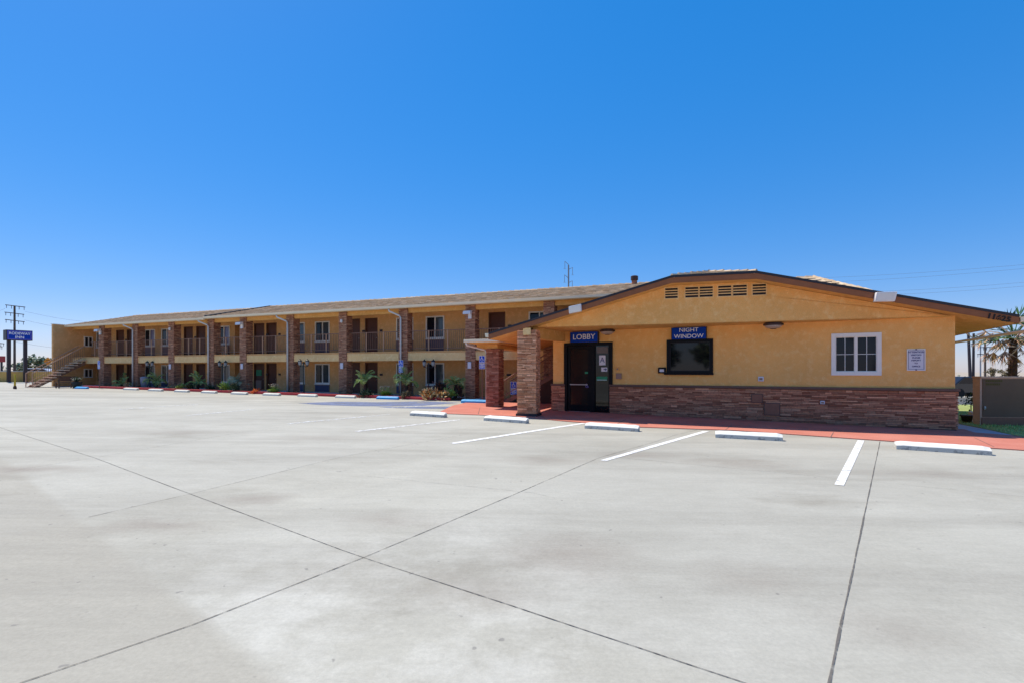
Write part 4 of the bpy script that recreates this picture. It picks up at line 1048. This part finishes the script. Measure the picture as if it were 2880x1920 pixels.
adasign(1445, 1072, 1108.5, 18, 1128, 0, 'low blue accessible parking sign between the two porch pillars')

# ------------------------------------------------------------------ lamp posts
def lamp(x, ybase, yhead, label, m='greenpole'):
    p = gp(x, ybase); H_ = EYE + (HY - yhead) * p.y / F - p.z
    t = thing('lamp_post', label, 'lamp post', p, -W.t, 'twin lantern lamp posts')
    mb = MB(); mb.lathe((0, 0, 0), [(.09, 0), (.09, .06), (.05, .2), (.035, .3), (.03, H_ - .05), (.05, H_), (.02, H_ + .1)], 10); mb.build('post', m, t, True)
    a = MB()
    for sg in (-1, 1): a.tube([(0, 0, H_ - .12), (sg * .12, 0, H_ - .18), (sg * .24, 0, H_ - .15), (sg * .27, 0, H_ - .08)], .014, 6)
    a.build('arm', m, t)
    for sg in (-1, 1):
        l = MB(); l.lathe((sg * .27, 0, H_ - .08), [(.05, 0), (.085, .05), (.10, .20), (.10, .21)], 8); o = l.build('lantern', 'lampglass', t)
        c = MB(); c.lathe((sg * .27, 0, H_ + .131), [(.125, 0), (.10, .05), (.04, .10), (.012, .15)], 8); c.build('cap', m, o)
        c = MB(); c.lathe((sg * .27, 0, H_ - .12), [(.02, -.03), (.06, .0), (.055, .038)], 8); c.build('collar', m, o)
lamp(421, 1091.5, 1025, 'twin lantern lamp post farthest left, behind a bright palm')
lamp(626, 1099, 1025, 'twin lantern lamp post behind the silvery palm and bright shrub')
lamp(854, 1109.5, 1022, 'dark green twin lantern lamp post beside a white downspout')
lamp(1206, 1119, 1024, 'dark twin lantern lamp post in front of a ground floor window, by the orange shrubs', 'blackpole')

# ------------------------------------------------------------------ plants
def leaf(mb, p, d, L_, w, up=Vector((0, 0, 1)), fold=0):
    d = d.normalized(); s = d.cross(up)
    if s.length < 1e-3: s = Vector((1, 0, 0))
    s = s.normalized() * w
    mb.face(p, p + d * (L_ * .45) + s, p + d * L_, p + d * (L_ * .45) - s)
def palm(x, ybase, ytop, spread_px, label, seed, stem_px=18, n=11, m='frond', lean=0, group='young palms in the planting bed', cat='palm'):
    rnd = random.Random(seed); p = gp(x, ybase); k = p.y / F
    t = thing('young_palm', label, cat, p, 0, group)
    hs = stem_px * k; ht = (ybase - ytop) * k; sp = spread_px * k
    mb = MB(); mb.tube([(0, 0, -.05), (lean * .3, 0, hs * .5), (lean, 0, hs)], .10, 9, .07); 
    for q in range(26):
        a = q * 2.4; z = hs * (q + .5) / 26; r = .085; c = Vector((lean * z / max(hs, .01) + r * math.cos(a), r * math.sin(a), z)); leaf(mb, c, Vector((math.cos(a), math.sin(a), .9)), .13, .03)
    mb.build('trunk', 'palmbark', t)
    f = MB(); c0 = Vector((lean, 0, hs))
    for i in range(n):
        az = 6.283 * i / n + rnd.uniform(-.3, .3); el = R(rnd.choice((78, 62, 48, 35, 22)) + rnd.uniform(-8, 8)); ln = math.hypot(sp, ht - hs) * rnd.uniform(.75, 1.1) * .95
        p0 = c0.copy(); dirv = Vector((math.cos(az) * math.cos(el), math.sin(az) * math.cos(el), math.sin(el))); seg = 10; prev = p0
        for j in range(seg):
            dirv = (dirv + Vector((0, 0, -.10 - .02 * j))).normalized(); nx = prev + dirv * (ln / seg)
            side = dirv.cross(Vector((0, 0, 1))); side = side.normalized() if side.length > .01 else Vector((1, 0, 0))
            f.face(prev - side * .008, prev + side * .008, nx + side * .006, nx - side * .006)
            if j > 0:
                for e in (0, .33, .66):
                    b = prev.lerp(nx, e); ll = ln * .42 * math.sin(math.pi * (.18 + .78 * (j + e) / seg)) * rnd.uniform(.8, 1.1)
                    for sg in (-1, 1): leaf(f, b, side * sg + dirv * .8 + Vector((0, 0, .25 - .35 * rnd.random())), ll, .011 + .006 * rnd.random(), dirv)
            prev = nx
    f.build('fronds', m, t)
    return t
def shrub(x, ybase, wpx, hpx, label, m, seed, n=420, ls=.12, lw=.02, flowers=None, cat='shrub', name='shrub', group='shrubs in the planting bed', grassy=False, nf=26):
    rnd = random.Random(seed); p = gp(x, ybase); k = p.y / F; rx, h = wpx * k / 2, hpx * k
    t = thing(name, label, cat, p, rnd.uniform(0, 6), group); mb = MB(); tops = []
    cl = [(Vector((rnd.gauss(0, .38) * rx, rnd.gauss(0, .38) * rx * .8, h * rnd.uniform(.15, .85)))) for _ in range(16)]
    for i in range(n):
        if grassy:
            a = rnd.uniform(0, 6.283); r = rx * .3 * math.sqrt(rnd.random()); c = Vector((r * math.cos(a), r * math.sin(a), 0)); e = R(rnd.uniform(35, 85)); d = Vector((math.cos(a) * math.cos(e), math.sin(a) * math.cos(e), math.sin(e)))
            L1 = h * rnd.uniform(.55, 1.0); m1 = c + d * L1 * .6; leaf(mb, c, d, L1 * .62, lw); leaf(mb, m1, (d + Vector((math.cos(a), math.sin(a), -.6)) * .8), L1 * .5, lw * .8)
        else:
            q = rnd.choice(cl); c = q + Vector((rnd.gauss(0, .22) * rx, rnd.gauss(0, .22) * rx, rnd.gauss(0, .14) * h)); c.z = max(.02, c.z)
            d = (c - Vector((0, 0, h * .2))).normalized() + Vector((rnd.uniform(-.7, .7), rnd.uniform(-.7, .7), rnd.uniform(-.3, .7))); leaf(mb, c, d, ls * rnd.uniform(.6, 1.3), lw * rnd.uniform(.7, 1.2), Vector((rnd.uniform(-1, 1), rnd.uniform(-1, 1), 1)))
    mb.build('foliage', m, t)
    s = MB()
    for i in range(5): a = i * 1.26; s.tube([(0, 0, -.03), (.3 * rx * math.cos(a), .3 * rx * math.sin(a), h * .5)], .012, 5, .006)
    s.build('stems', 'bark', t)
    if flowers:
        f = MB(); st_ = MB()
        for i in range(nf):
            a = rnd.uniform(0, 6.283); r = rx * .8 * math.sqrt(rnd.random()); c = Vector((r * math.cos(a), r * math.sin(a), h * rnd.uniform(.85, 1.35)))
            st_.tube([(c.x * .4, c.y * .4, h * .5), c], .004, 3)
            for j in range(5): b = j * 1.257; leaf(f, c, Vector((math.cos(b), math.sin(b), .5)), .05, .022)
        f.build('flowers', flowers, t); st_.build('flower_stems', 'bush', t)
    return t
palm(343, 1089.5, 1053, 22, 'dusky small palm between the two leftmost stone pillars', 1, 9)
palm(440, 1091.5, 1047, 27, 'bright young palm behind the blue painted stand, in front of the lilac window', 2, 20, n=13)
palm(556, 1097, 1051, 26, 'young palm with a bare leaning stem by two brown ground floor doors', 3, 20, lean=.06)
palm(668, 1100, 1044, 24, 'silvery palm at the foot of the fifth stone pillar', 4, 24, 14, 'frond_pale')
palm(1028, 1115, 1040, 36, 'tall young palm with a shaggy trunk in front of a brown door', 5, 42, 13, lean=-.05)
palm(1143, 1118, 1038, 33, 'young palm right behind the accessible parking sign and white downspout', 6, 46, 14)
palm(1281, 1121, 1046, 27, 'young palm with a pale stem beside the orange shrubs', 7, 40, 13)
shrub(357, 1091, 20, 14, 'small orange and cream croton at the second pillar', 'croton', 11, 90, .15, .04)
shrub(476, 1095, 16, 13, 'small orange croton between lamp post and third pillar', 'croton', 12, 60, .15, .04)
shrub(508, 1097.5, 22, 16, 'round green shrub dotted white, left of a dark shrub', 'bush', 13, 260, .12, .025, 'whiteflower', nf=10)
shrub(536, 1098.5, 30, 18, 'low dark green shrub under the leaning young palm', 'bushdark', 14, 320, .14, .03)
shrub(590, 1100, 22, 14, 'dark low shrub at the foot of a white downspout', 'bushdark', 15, 200, .14, .03)
shrub(636, 1102, 34, 24, 'bright green shrub left of the silvery palm', 'bush', 16, 520, .13, .022, 'flower', nf=8)
shrub(664, 1104, 28, 22, 'dark shrub under the silvery palm', 'bushdark', 17, 300, .14, .03)
shrub(722, 1106, 30, 11, 'low clump of red flowers before the green poster door', 'redflower', 18, 160, .12, .03)
shrub(772, 1107.5, 40, 22, 'bright green shrub with tall pink flowers in front of a brown door', 'bush', 19, 520, .13, .02, 'flower', grassy=True, nf=34)
shrub(1086, 1118, 46, 26, 'grassy bright shrub with pink flowers behind a blue wheel stop', 'bush', 20, 620, .14, .018, 'flower', grassy=True, nf=30)
shrub(1030, 1117, 52, 18, 'brown green low shrub at the base of the shaggy palm', 'bushdark', 21, 320, .15, .03)
shrub(1202, 1124, 42, 28, 'orange and cream croton left of the dark lamp post base', 'croton', 22, 260, .17, .045)
shrub(1237, 1124.5, 44, 30, 'orange and cream croton right of the dark lamp post', 'croton', 23, 260, .17, .045)
shrub(1241, 1122, 36, 42, 'tall burgundy shrub behind the orange crotons', 'crotondark', 24, 260, .2, .05)
shrub(1268, 1123.5, 30, 32, 'leafy green shrub between burgundy shrub and palm trunk', 'bush', 25, 300, .15, .03)
shrub(1292, 1123.5, 22, 34, 'dark brown shrub at the foot of the large ninth pillar', 'crotondark', 26, 260, .16, .03)
shrub(1146, 1121, 30, 20, 'dry brown shrub at the base of the palm behind the sign', 'treebrown', 27, 220, .16, .03)

# things by the end wall
p = gp(216, 1090.5); t = thing('flower_planter', 'dark planter with white flowers against the end wall', 'planter', p, -W.t)
mb = MB(); mb.lathe((0, 0, 0), [(.20, 0), (.28, .3), (.31, .42), (.30, .44)], 14); mb.build('pot', 'darkpot', t, True)
mb = MB(); rnd = random.Random(3)
for i in range(150): a = rnd.uniform(0, 6.28); e = rnd.uniform(.2, 1.4); leaf(mb, Vector((0, 0, .4)) + Vector((math.cos(a), math.sin(a), 1.2)) * rnd.uniform(0, .2), Vector((math.cos(a) * math.cos(e), math.sin(a) * math.cos(e), math.sin(e))), .2, .03)
mb.build('foliage', 'bushdark', t); mb = MB()
for i in range(40): a = rnd.uniform(0, 6.28); r = .28 * rnd.random(); leaf(mb, Vector((r * math.cos(a), r * math.sin(a), .55 + .15 * rnd.random())), Vector((math.cos(a), math.sin(a), .6)), .09, .03)
mb.build('flowers', 'whiteflower', t)
p = gp(183, 1090); t = thing('bench', 'brown wooden bench against the far end wall', 'bench', p, -W.t - R(90))
mb = MB(); mb.box(-.5, .5, -.2, .2, .38, .43); mb.build('seat', 'benchwood', t); mb = MB(); mb.box(-.5, .5, .18, .22, .5, .8); mb.build('backrest', 'benchwood', t)
for x in (-.45, .41):
    for y in (-.18, .16): mb = MB(); mb.box(x, x + .05, y, y + .05, -.02, .379 if y < 0 else .8); mb.build('leg', 'benchwood', t)
p = gp(406, 1090.5); t = thing('litter_bin', 'pale grey litter bin left of the leftmost lamp post', 'bin', p)
mb = MB(); mb.lathe((0, 0, 0), [(.20, 0), (.25, .66), (.25, .70)], 14); mb.build('body', 'binwhite', t, True); mb = MB(); mb.lathe((0, 0, .702), [(.27, 0), (.24, .06), (.08, .12)], 14); mb.build('lid', 'binwhite', t, True)

# ------------------------------------------------------------------ left distance
bw = thing('block_wall', 'low ochre block wall with pale cap along the left boundary of the lot', 'wall', (0, 0, 0))
a, b = Vector((-62, 38.5, 0)), Vector((-30, 52.5, 0))
d = (b - a).normalized(); n = Vector((-d.y, d.x, 0)) * .2
cs = [(p.x, p.y) for p in (a, b, b + n, a + n)]
mb = MB(); mb.slab(cs, -.5, lambda x, y: 1.5); mb.build('wall', 'blockwall', bw)
n2 = n * 1.3; o2 = n * -.15; cs = [(p.x, p.y) for p in (a + o2, b + o2, b + n2, a + n2)]
mb = MB(); mb.slab(cs, 1.502, 1.575); mb.build('cap', 'cap', bw)

ps_ = gp(53, 1073.5); k = ps_.y / F; rz = R(58)
sg = thing('pylon_sign', 'blue motel name sign on two dark posts at the far left', 'sign', ps_, rz)
wS = 1.74; hS = 28.5 * k; zS = EYE + (HY - 957.5) * k - ps_.z
mb = MB(); mb.box(-wS / 2, wS / 2, -.22, .70, zS, zS + hS); mb.build('cabinet', 'blackpole', sg)
mb = MB(); mb.box(-wS / 2 + .05, wS / 2 - .05, -.245, -.222, zS + .05, zS + hS - .05); fc = mb.build('face', 'signblue', sg)
f = MB(); f.frame(-wS / 2 + .09, wS / 2 - .09, zS + .09, zS + hS - .09, .035, -.254, -.246); f.build('border', 'purple', sg)
text('RODEWAY', .31, 'letter', sg, (0, -.25, zS + hS * .66), .004, sx=.92, bold=.006); text('INN', .31, 'letter', sg, (0, -.25, zS + hS * .30), .004, sx=1.1, bold=.006)
for x in (24.5, 69.5):
    xx = (x - 50) * .0242; mb = MB(); mb.box(xx - .12, xx + .12, .05, .33, -.5, zS - .002); mb.build('post', 'blackpole', sg)
p = gp(42, 1092.5); t = thing('bollard', 'thin yellow bollard at the far left edge of the lot', 'bollard', p)
mb = MB(); mb.tube([(0, 0, -.1), (0, 0, .5), (0, 0, .96)], .055, 10, .045); mb.build('post', 'yellow', t, True); mb = MB(); mb.lathe((0, 0, 0), [(.09, -.02), (.09, .12), (.06, .2)], 10); mb.build('sleeve', 'pot', t, True)
def at(x, y, Y): return Vector(((x - CX) / F * Y, Y, EYE + (HY - y) / F * Y))
Yd = 62; c = at(135, 1015, Yd); t = thing('warning_sign', 'orange diamond road sign beyond the block wall', 'road sign', (c.x, c.y, -.3))
mb = MB(); r = .52; zc = c.z + .3; mb.prism([(-r, zc), (0, zc - r), (r, zc), (0, zc + r)], -.02, 0); mb.build('panel', 'orange', t); mb = MB(); mb.tube([(0, .03, 0), (0, .03, zc)], .04, 6); mb.build('post', 'galv', t)
for zz, w_ in ((.12, .26), (-.08, .3)): mb = MB(); mb.box(-w_, w_, -.025, -.021, zc + zz - .03, zc + zz + .03); mb.build('wording', 'numeral', t)
Yd = 60; c = at(5, 1009, Yd); t = thing('roadside_sign', 'small dark red sign on a post at the far left edge', 'sign', (c.x, c.y, -.3)); zc = c.z + .3
mb = MB(); mb.box(-.32, .24, -.2, .2, zc - .36, zc + .36); mb.build('cabinet', 'redsign', t); mb = MB(); mb.box(-.12, .06, -.06, .06, 0, zc - .361); mb.build('post', 'blackpole', t)

# far trees
def tree(x, Y, wpx, ybot, ytop, label, m, seed, n=700, trunk=True, group='trees beyond the block wall', name='far_tree'):
    rnd = random.Random(seed); k = Y / F; X = (x - CX) * k; zt = EYE + (HY - ytop) * k; rx = wpx * k / 2; z0 = -.45
    t = thing(name, label, 'tree', (X, Y, z0), 0, group); H_ = zt - z0
    tr = MB(); tr.tube([(0, 0, -.1), (.05 * rx, 0, H_ * .3), (0, .05, H_ * .75)], .05 * H_ * .6, 8, .04)
    for i in range(6): a = i * 1.05 + rnd.random(); tr.tube([(0, 0, H_ * (.25 + .05 * i)), (rx * .55 * math.cos(a), rx * .55 * math.sin(a), H_ * (.5 + .06 * i))], .06, 5, .02)
    tr.build('trunk', 'bark', t)
    mb = MB(); cl = []
    for _ in range(26):
        a = rnd.uniform(0, 6.283); r = rx * .78 * math.sqrt(rnd.random()); zz = rnd.uniform(.28, .93); r *= math.sin(math.pi * (zz * .75 + .17)) ** .6; cl.append((Vector((r * math.cos(a), r * math.sin(a), H_ * zz)), rx * rnd.uniform(.14, .3)))
    ls = rx * .24
    for i in range(n):
        c, rr_ = rnd.choice(cl); d = Vector((rnd.gauss(0, 1), rnd.gauss(0, 1), rnd.gauss(0, .8))); c = c + d * rr_ * .55
        if c.z > H_: c.z = H_ * .97
        leaf(mb, c, Vector((rnd.uniform(-1, 1), rnd.uniform(-1, 1), rnd.uniform(-.6, .6))), ls * rnd.uniform(.7, 1.6), ls * .38, Vector((rnd.uniform(-1, 1), rnd.uniform(-1, 1), 1)))
    mb.build('crown', m, t)
tree(97, 78, 62, 1045, 998, 'large grey green tree left of the orange road sign', 'treefar', 41, 1500)
tree(50, 84, 46, 1045, 1019, 'low grey green tree seen between the two sign posts', 'treefar', 42, 800)
tree(133, 80, 40, 1045, 1006, 'grey green tree just behind the orange road sign', 'treefar', 43, 1300)
tree(16, 86, 26, 1045, 1026, 'small tree left of the blue name sign posts', 'treefar', 44, 300)
tree(2790, 60, 34, 1060, 1030, 'brown green tree above the enclosure left of its middle', 'treebrown', 45, 500, group='trees beyond the brown enclosure')
tree(2826, 58, 36, 1060, 1033, 'brown green tree behind the fan palm trunk', 'treebrown', 46, 500, group='trees beyond the brown enclosure')
tree(2716, 70, 34, 1090, 1058, 'dark hazy tree right of the lobby corner', 'treefar', 47, 400, group='trees beyond the brown enclosure')
tree(2697, 66, 16, 1090, 1052, 'slim dark tree touching the right edge of the lobby wall', 'treefar', 48, 300, group='trees beyond the brown enclosure')
def car(x, Y, label, m, scale=1.0, rz=0, z0=-.45):
    X = (x - CX) / F * Y; t = thing('parked_car', label, 'car', (X, Y, z0), rz); s = scale
    mb = MB(); prof = [(-2.1, .35), (2.1, .35), (2.15, .75), (1.2, .92), (.6, 1.42), (-1.0, 1.45), (-1.7, .95), (-2.15, .85)]
    mb.prism([(a * s, b * s) for a, b in prof], -.85 * s, .85 * s); mb.build('body', m, t, bevel=.05)
    for y in (-.86, .852):
        g = MB(); g.prism([(a * s, b * s) for a, b in [(-1.45, .98), (1.0, .96), (.52, 1.36), (-.95, 1.38)]], y * s, (y + .008) * s); g.build('side_window', 'glass', t)
    for a in (-1.35, 1.35):
        for y in (-.88, .70): w_ = MB(); w_.tube([(a * s, y * s, .33 * s), (a * s, (y + .18) * s, .33 * s)], .33 * s, 14); w_.build('wheel', 'tyre', t)
car(118, 66, 'white car just visible over the block wall left of the stair', 'vanwhite', 1.1, R(20), .35)
car(2712, 34, 'black car parked behind the lawn right of the lobby corner', 'carpaint', 1.0, R(8), -.25)

# trees across the street behind the viewer, mirrored in the lobby glass
for i, (x, y, h, wd) in enumerate(((-9, -17, 9, 7), (-17, -21, 11, 8), (-26, -20, 8, 7), (-33, -29, 12, 10), (-2, -24, 10, 8), (6, -20, 8, 6))):
    tree(CX + x * F / 100, 100, wd * F / 100, HY, HY - (h - EYE) * F / 100, 'leafy ' + 'broad|tall|low|tall and wide|round|small'.split('|')[i] + ' street tree across from the lobby, mirrored in its glass', 'treefar', 70 + i, 900, group='street trees opposite the lobby', name='street_tree')
    o = [q for q in COL.objects if q.name.startswith('street_tree') and q.parent is None][-1]; o.location = (x, y, -.3)
# utility poles and wires
def pole(x, Y, ytop, r, arms, label, m='wood', zb=-.45, lean=0, group=None, cat='utility pole', name='utility_pole'):
    k = Y / F; X = (x - CX) * k; H_ = EYE + (HY - ytop) * k - zb
    t = thing(name, label, cat, (X, Y, zb), 0, group); mb = MB(); mb.tube([(lean, 0, 0), (0, 0, H_)], r, 8, r * .75); mb.build('pole', m, t)
    for ya, x0, x1, sl in arms:
        z = EYE + (HY - ya) * k - zb; a, b = (x0 - x) * k, (x1 - x) * k; mb = MB(); mb.hexa([(a, -.08, z + sl - .06), (b, -.08, z - sl - .06), (b, .08, z - sl - .06), (a, .08, z + sl - .06), (a, -.08, z + sl + .06), (b, -.08, z - sl + .06), (b, .08, z - sl + .06), (a, .08, z + sl + .06)])
        o = mb.build('crossarm', m, t); i = MB()
        for f_ in (.04, .3, .7, .96): xx = a + (b - a) * f_; zz = z + sl * (1 - 2 * f_); i.tube([(xx, 0, zz - .5), (xx, 0, zz - .05)], .045, 5)
        i.build('insulators', 'galv', o)
    return t
pole(41, 80, 860, .17, [(861, 16, 70, .18), (881.5, 14, 67, .18), (902, 15, 68, .18)], 'tall wooden utility pole with three crossarms behind the name sign')
tp = pole(1599, 105, 746, .20, [], 'grey steel transmission pole rising behind the wing roof', 'galv')
k = 105 / F; H_ = EYE + (HY - 746) * k + .45
for sgn, zt, ln in ((-1, .55, .78), (1, -.5, .85), (-1, -2.3, .85), (1, -3.3, .8)):
    mb = MB(); mb.tube([(0, 0, H_ + zt - .45), (sgn * ln, 0, H_ + zt + (.25 if sgn < 0 else 0))], .07, 6, .04); o = mb.build('arm', 'galv', tp)
    i = MB(); zz = H_ + zt + (.25 if sgn < 0 else 0); i.tube([(sgn * ln, 0, zz), (sgn * ln, 0, zz - 1.6)], .05, 5); i.tube([(sgn * ln - .3, 0, zz - 1.6), (sgn * ln + .3, 0, zz - 1.6)], .03, 5); i.build('insulator', 'galv', o)
gR = 'poles right of the lobby'
pole(2723.5, 44, 938, .13, [], 'thick dark post close to the lobby corner, leaning slightly', 'blackpole', lean=.22, cat='post', name='tall_post', group=gR)
pole(2738.5, 44, 938, .11, [], 'thick dark post just left of the enclosure end, second from the lobby', 'blackpole', lean=-.05, cat='post', name='tall_post', group=gR)
pole(2757.5, 88, 972, .12, [(967, 2731, 2760, 0), (976.5, 2750, 2776, 0)], 'thin pale utility pole above the end of the enclosure wall', 'galv', group=gR)
pole(2770.5, 84, 960, .17, [(976, 2765, 2792, 0), (995.5, 2749, 2781, 0)], 'darker utility pole with two short crossarms left of the fan palm', 'wood', group=gR)
pole(-6, 92, 960, .15, [(964.5, -18, 11, .1), (973, -16, 6, .1)], 'utility pole at the left edge, only its crossarm ends in view', 'wood')
def wire(x0, y0, x1, y1, Y0, Y1, label, sag=.35, r=.014, group='power lines at right'):
    a, b = at(x0, y0, Y0), at(x1, y1, Y1); mb = MB(); n = 18
    mb.tube([a.lerp(b, i / n) - Vector((0, 0, sag * 4 * (i / n) * (1 - i / n))) for i in range(n + 1)], r, 4, cap=False)
    tag(mb.build('power_line', 'wire'), label, 'power line', group)
wire(2250, 784, 2950, 738, 95, 80, 'uppermost thin power line in the sky at right')
wire(2250, 797, 2950, 749, 95, 80, 'second thin power line from the top at right')
wire(2380, 822, 2950, 788, 95, 80, 'third thin power line from the top at right')
wire(2380, 832, 2950, 799, 95, 80, 'lowest thin power line over the lobby roof at right')
wire(14, 868, -40, 872, 80, 80, 'short power line running off the left edge from the tall pole', group='power lines at left')
wire(70, 876, 330, 909, 80, 98, 'upper power line between tall pole and motel roof', .5, group='power lines at left')
wire(68, 900, 330, 935, 80, 98, 'lower power line between tall pole and motel end wall', .5, group='power lines at left')
wire(43, 961, 330, 990, 80, 98, 'lowest power line crossing behind the blue name sign', .4, group='power lines at left')

# ------------------------------------------------------------------ right: enclosure, palm, pot
nc = gp(2757.5, 1196); en = thing('enclosure_wall', 'brown plastered enclosure wall with dark recessed front at the right edge', 'wall', (nc.x, nc.y, 0), -R(4))
zb, zt = gz(nc.x, nc.y) - .2, EYE + (HY - 1061.5) / F * nc.y
mb = MB(); mb.box(0, 7.5, .012, .27, zb, zt); mb.build('wall', 'pinkwall', en)
mb = MB(); mb.box(-.01, 7.5, -.03, .30, zt + .002, zt + .045); mb.build('cap', 'pinkwall', en)
mb = MB(); mb.box(.06, 7.4, -.008, .008, .18, zt - .03); mb.build('panel', 'panel', en)
mb = MB(); mb.box(.03, 7.45, -.014, .008, zb, .16); mb.build('plinth', 'access', en)
mb = MB(); rnd = random.Random(8)
for row, (z, n_) in enumerate(((zt - .12, 8), (zt - .22, 7))):
    x = .14
    for i in range(n_): w_ = rnd.uniform(.035, .06); mb.box(x, x + w_, -.013, -.009, z, z + .06); x += w_ + .014
mb.build('faded_lettering', 'gold', en)
mb = MB(); mb.lathe((.10, -.03, .45), [(.02, -.05), (.03, 0), (.02, .05)], 8); mb.build('latch', 'metal', en)
def fan_palm(x, Y, ybase, ycrown, label, seed):
    rnd = random.Random(seed); k = Y / F; X = (x - CX) * k; z0 = gz(X, Y); zc = EYE + (HY - ycrown) * k - z0
    t = thing('fan_palm', label, 'palm', (X, Y, z0)); mb = MB(); mb.tube([(0, 0, -.1), (-.03, 0, zc * .5), (0, 0, zc)], .17, 10, .14)
    for q in range(150):
        a = q * 2.399; z = zc * (q + 1) / 150; leaf(mb, Vector((.15 * math.cos(a), .15 * math.sin(a), z)), Vector((math.cos(a), math.sin(a), .7)), .2, .035)
    mb.build('trunk', 'palmbark', t)
    for name, m, n_, e0, e1 in (('live_fronds', 'fan', 26, 0, 80), ('dead_fronds', 'deadfan', 26, -45, 35)):
        f = MB()
        for i in range(n_):
            az = 6.283 * i / n_ + rnd.uniform(-.2, .2); az += rnd.uniform(-.4, .4); dead = 'dead' in name; el = R(rnd.uniform(e0, e1)); d = Vector((math.cos(az) * math.cos(el), math.sin(az) * math.cos(el), math.sin(el)))
            sl = rnd.uniform(.65, .95); p0 = Vector((0, 0, zc)) + d * .12; tip = p0 + d * sl + Vector((0, 0, -.10 if 'live' in name else -.22)); md_ = p0.lerp(tip, .5) + Vector((0, 0, .08))
            f.tube([p0, md_, tip], .018, 4, .012); side = d.cross(Vector((0, 0, 1))).normalized(); dd = (tip - md_).normalized(); upv = side.cross(dd).normalized()
            fold = rnd.uniform(.1, .5); spread = rnd.uniform(45, 80) if dead else 105; twist = rnd.uniform(-.9, .9) if dead else 0
            side = (side * math.cos(twist) + upv * math.sin(twist)).normalized(); upv = side.cross(dd).normalized()
            for j in range(17):
                a = R(-spread + 2 * spread * j / 16); v_ = dd * math.cos(a) + side * math.sin(a) + upv * (fold * abs(math.sin(a)) * (-1 if 'dead' in name else 1)) + Vector((rnd.uniform(-.25, .25), rnd.uniform(-.25, .25), rnd.uniform(-1.0, -.1) if dead else -.12))
                leaf(f, tip, v_, rnd.uniform(.35, .75), .024 if dead else .034, upv)
        f.build(name, m, t)
fan_palm(2850, 21, 1062, 952, 'shaggy fan palm with brown dead fronds behind the enclosure wall', 2)
p = gp(2719, 1189); t = thing('potted_plant', 'small dark brown plant pot beside the end of the enclosure wall', 'plant pot', p)
mb = MB(); mb.lathe((0, 0, 0), [(.10, 0), (.15, .22), (.17, .23), (.17, .26)], 14); mb.build('pot', 'pot', t, True)
mb = MB(); mb.lathe((0, 0, .2), [(.14, 0), (.14, .035)], 12); mb.build('soil', 'soil', t)
p = gp(2731, 1186); t = thing('garden_ornament', 'white ornament half hidden behind the enclosure wall end', 'ornament', p)
mb = MB(); mb.lathe((0, 0, 0), [(.14, 0), (.12, .05), (.06, .09), (.11, .16), (.05, .22), (.09, .30), (.03, .36)], 12); mb.build('body', 'white', t, True)
p = gp(2731, 1160); p.z = gz(p.x, p.y); t = thing('dark_shrub', 'small dark bush poking out behind the enclosure wall end', 'shrub', (p.x, p.y, p.z)); mb = MB(); rnd = random.Random(6)
for i in range(160): leaf(mb, Vector((rnd.gauss(0, .12), rnd.gauss(0, .12), .45 + rnd.gauss(0, .12))), Vector((rnd.uniform(-1, 1), rnd.uniform(-1, 1), rnd.uniform(-.2, 1))), .13, .03)
mb.build('foliage', 'bushdark', t); mb = MB(); mb.tube([(0, 0, -.05), (0, 0, .45)], .02, 5); mb.build('stem', 'bark', t)
# pale retaining wall beyond the lawn
a = at(2660, 1120, 27); t = thing('retaining_wall', 'low pale pink block wall beyond the lawn', 'wall', (a.x, a.y, 0), -R(5))
mb = MB(); mb.box(-1.2, 9, 0, .25, -.5, .12); mb.build('wall', 'cap', t); mb = MB(); mb.box(-1.2, 9, -.02, .27, .122, .16); mb.build('cap', 'cap', t)

# ------------------------------------------------------------------ light
to_sun = Vector((-.475, .39, 1.0)).normalized()
el = math.asin(to_sun.z); az = math.atan2(to_sun.x, to_sun.y)      # azimuth clockwise from +Y
sd = bpy.data.lights.new('sun', 'SUN'); sd.energy = 3.6; sd.angle = R(.53); sd.color = (1, .925, .79)
so = bpy.data.objects.new('sun', sd); COL.objects.link(so); so.rotation_euler = to_sun.to_track_quat('Z', 'Y').to_euler()
w = bpy.data.worlds.new('World'); scene.world = w; w.use_nodes = True; nt = w.node_tree
bg = nt.nodes['Background']; sky = nd(nt, 'ShaderNodeTexSky', sky_type='NISHITA'); sky.sun_disc = False
sky.sun_elevation = el; sky.sun_rotation = az; sky.altitude = 300; sky.air_density = 1.0; sky.dust_density = .2; sky.ozone_density = 2.5
gm = nd(nt, 'ShaderNodeGamma'); gm.inputs[1].default_value = .6; nt.links.new(sky.outputs[0], gm.inputs[0])
hs = nd(nt, 'ShaderNodeHueSaturation'); hs.inputs['Saturation'].default_value = 2.0; nt.links.new(gm.outputs[0], hs.inputs['Color'])
nt.links.new(mix(nt, .30, mix(nt, 1.0, hs.outputs[0], (1.32, 1.22, 1.46), 'MULTIPLY'), (.38, 1.50, 4.0)), bg.inputs[0]); bg.inputs[1].default_value = .137

cam = bpy.data.cameras.new('camera'); co = bpy.data.objects.new('camera', cam); COL.objects.link(co)
cam.sensor_width = 36; cam.lens = F / 2880 * 36; cam.shift_y = (HY - 960) / 2880; cam.clip_end = 3000; cam.clip_start = .05
co.location = (0, 0, EYE); co.rotation_euler = (R(90), 0, 0)
scene.camera = co
vs = scene.view_settings; vs.view_transform = 'Standard'; vs.look = 'None'; vs.exposure = .62; vs.gamma = 1; vs.use_curve_mapping = False
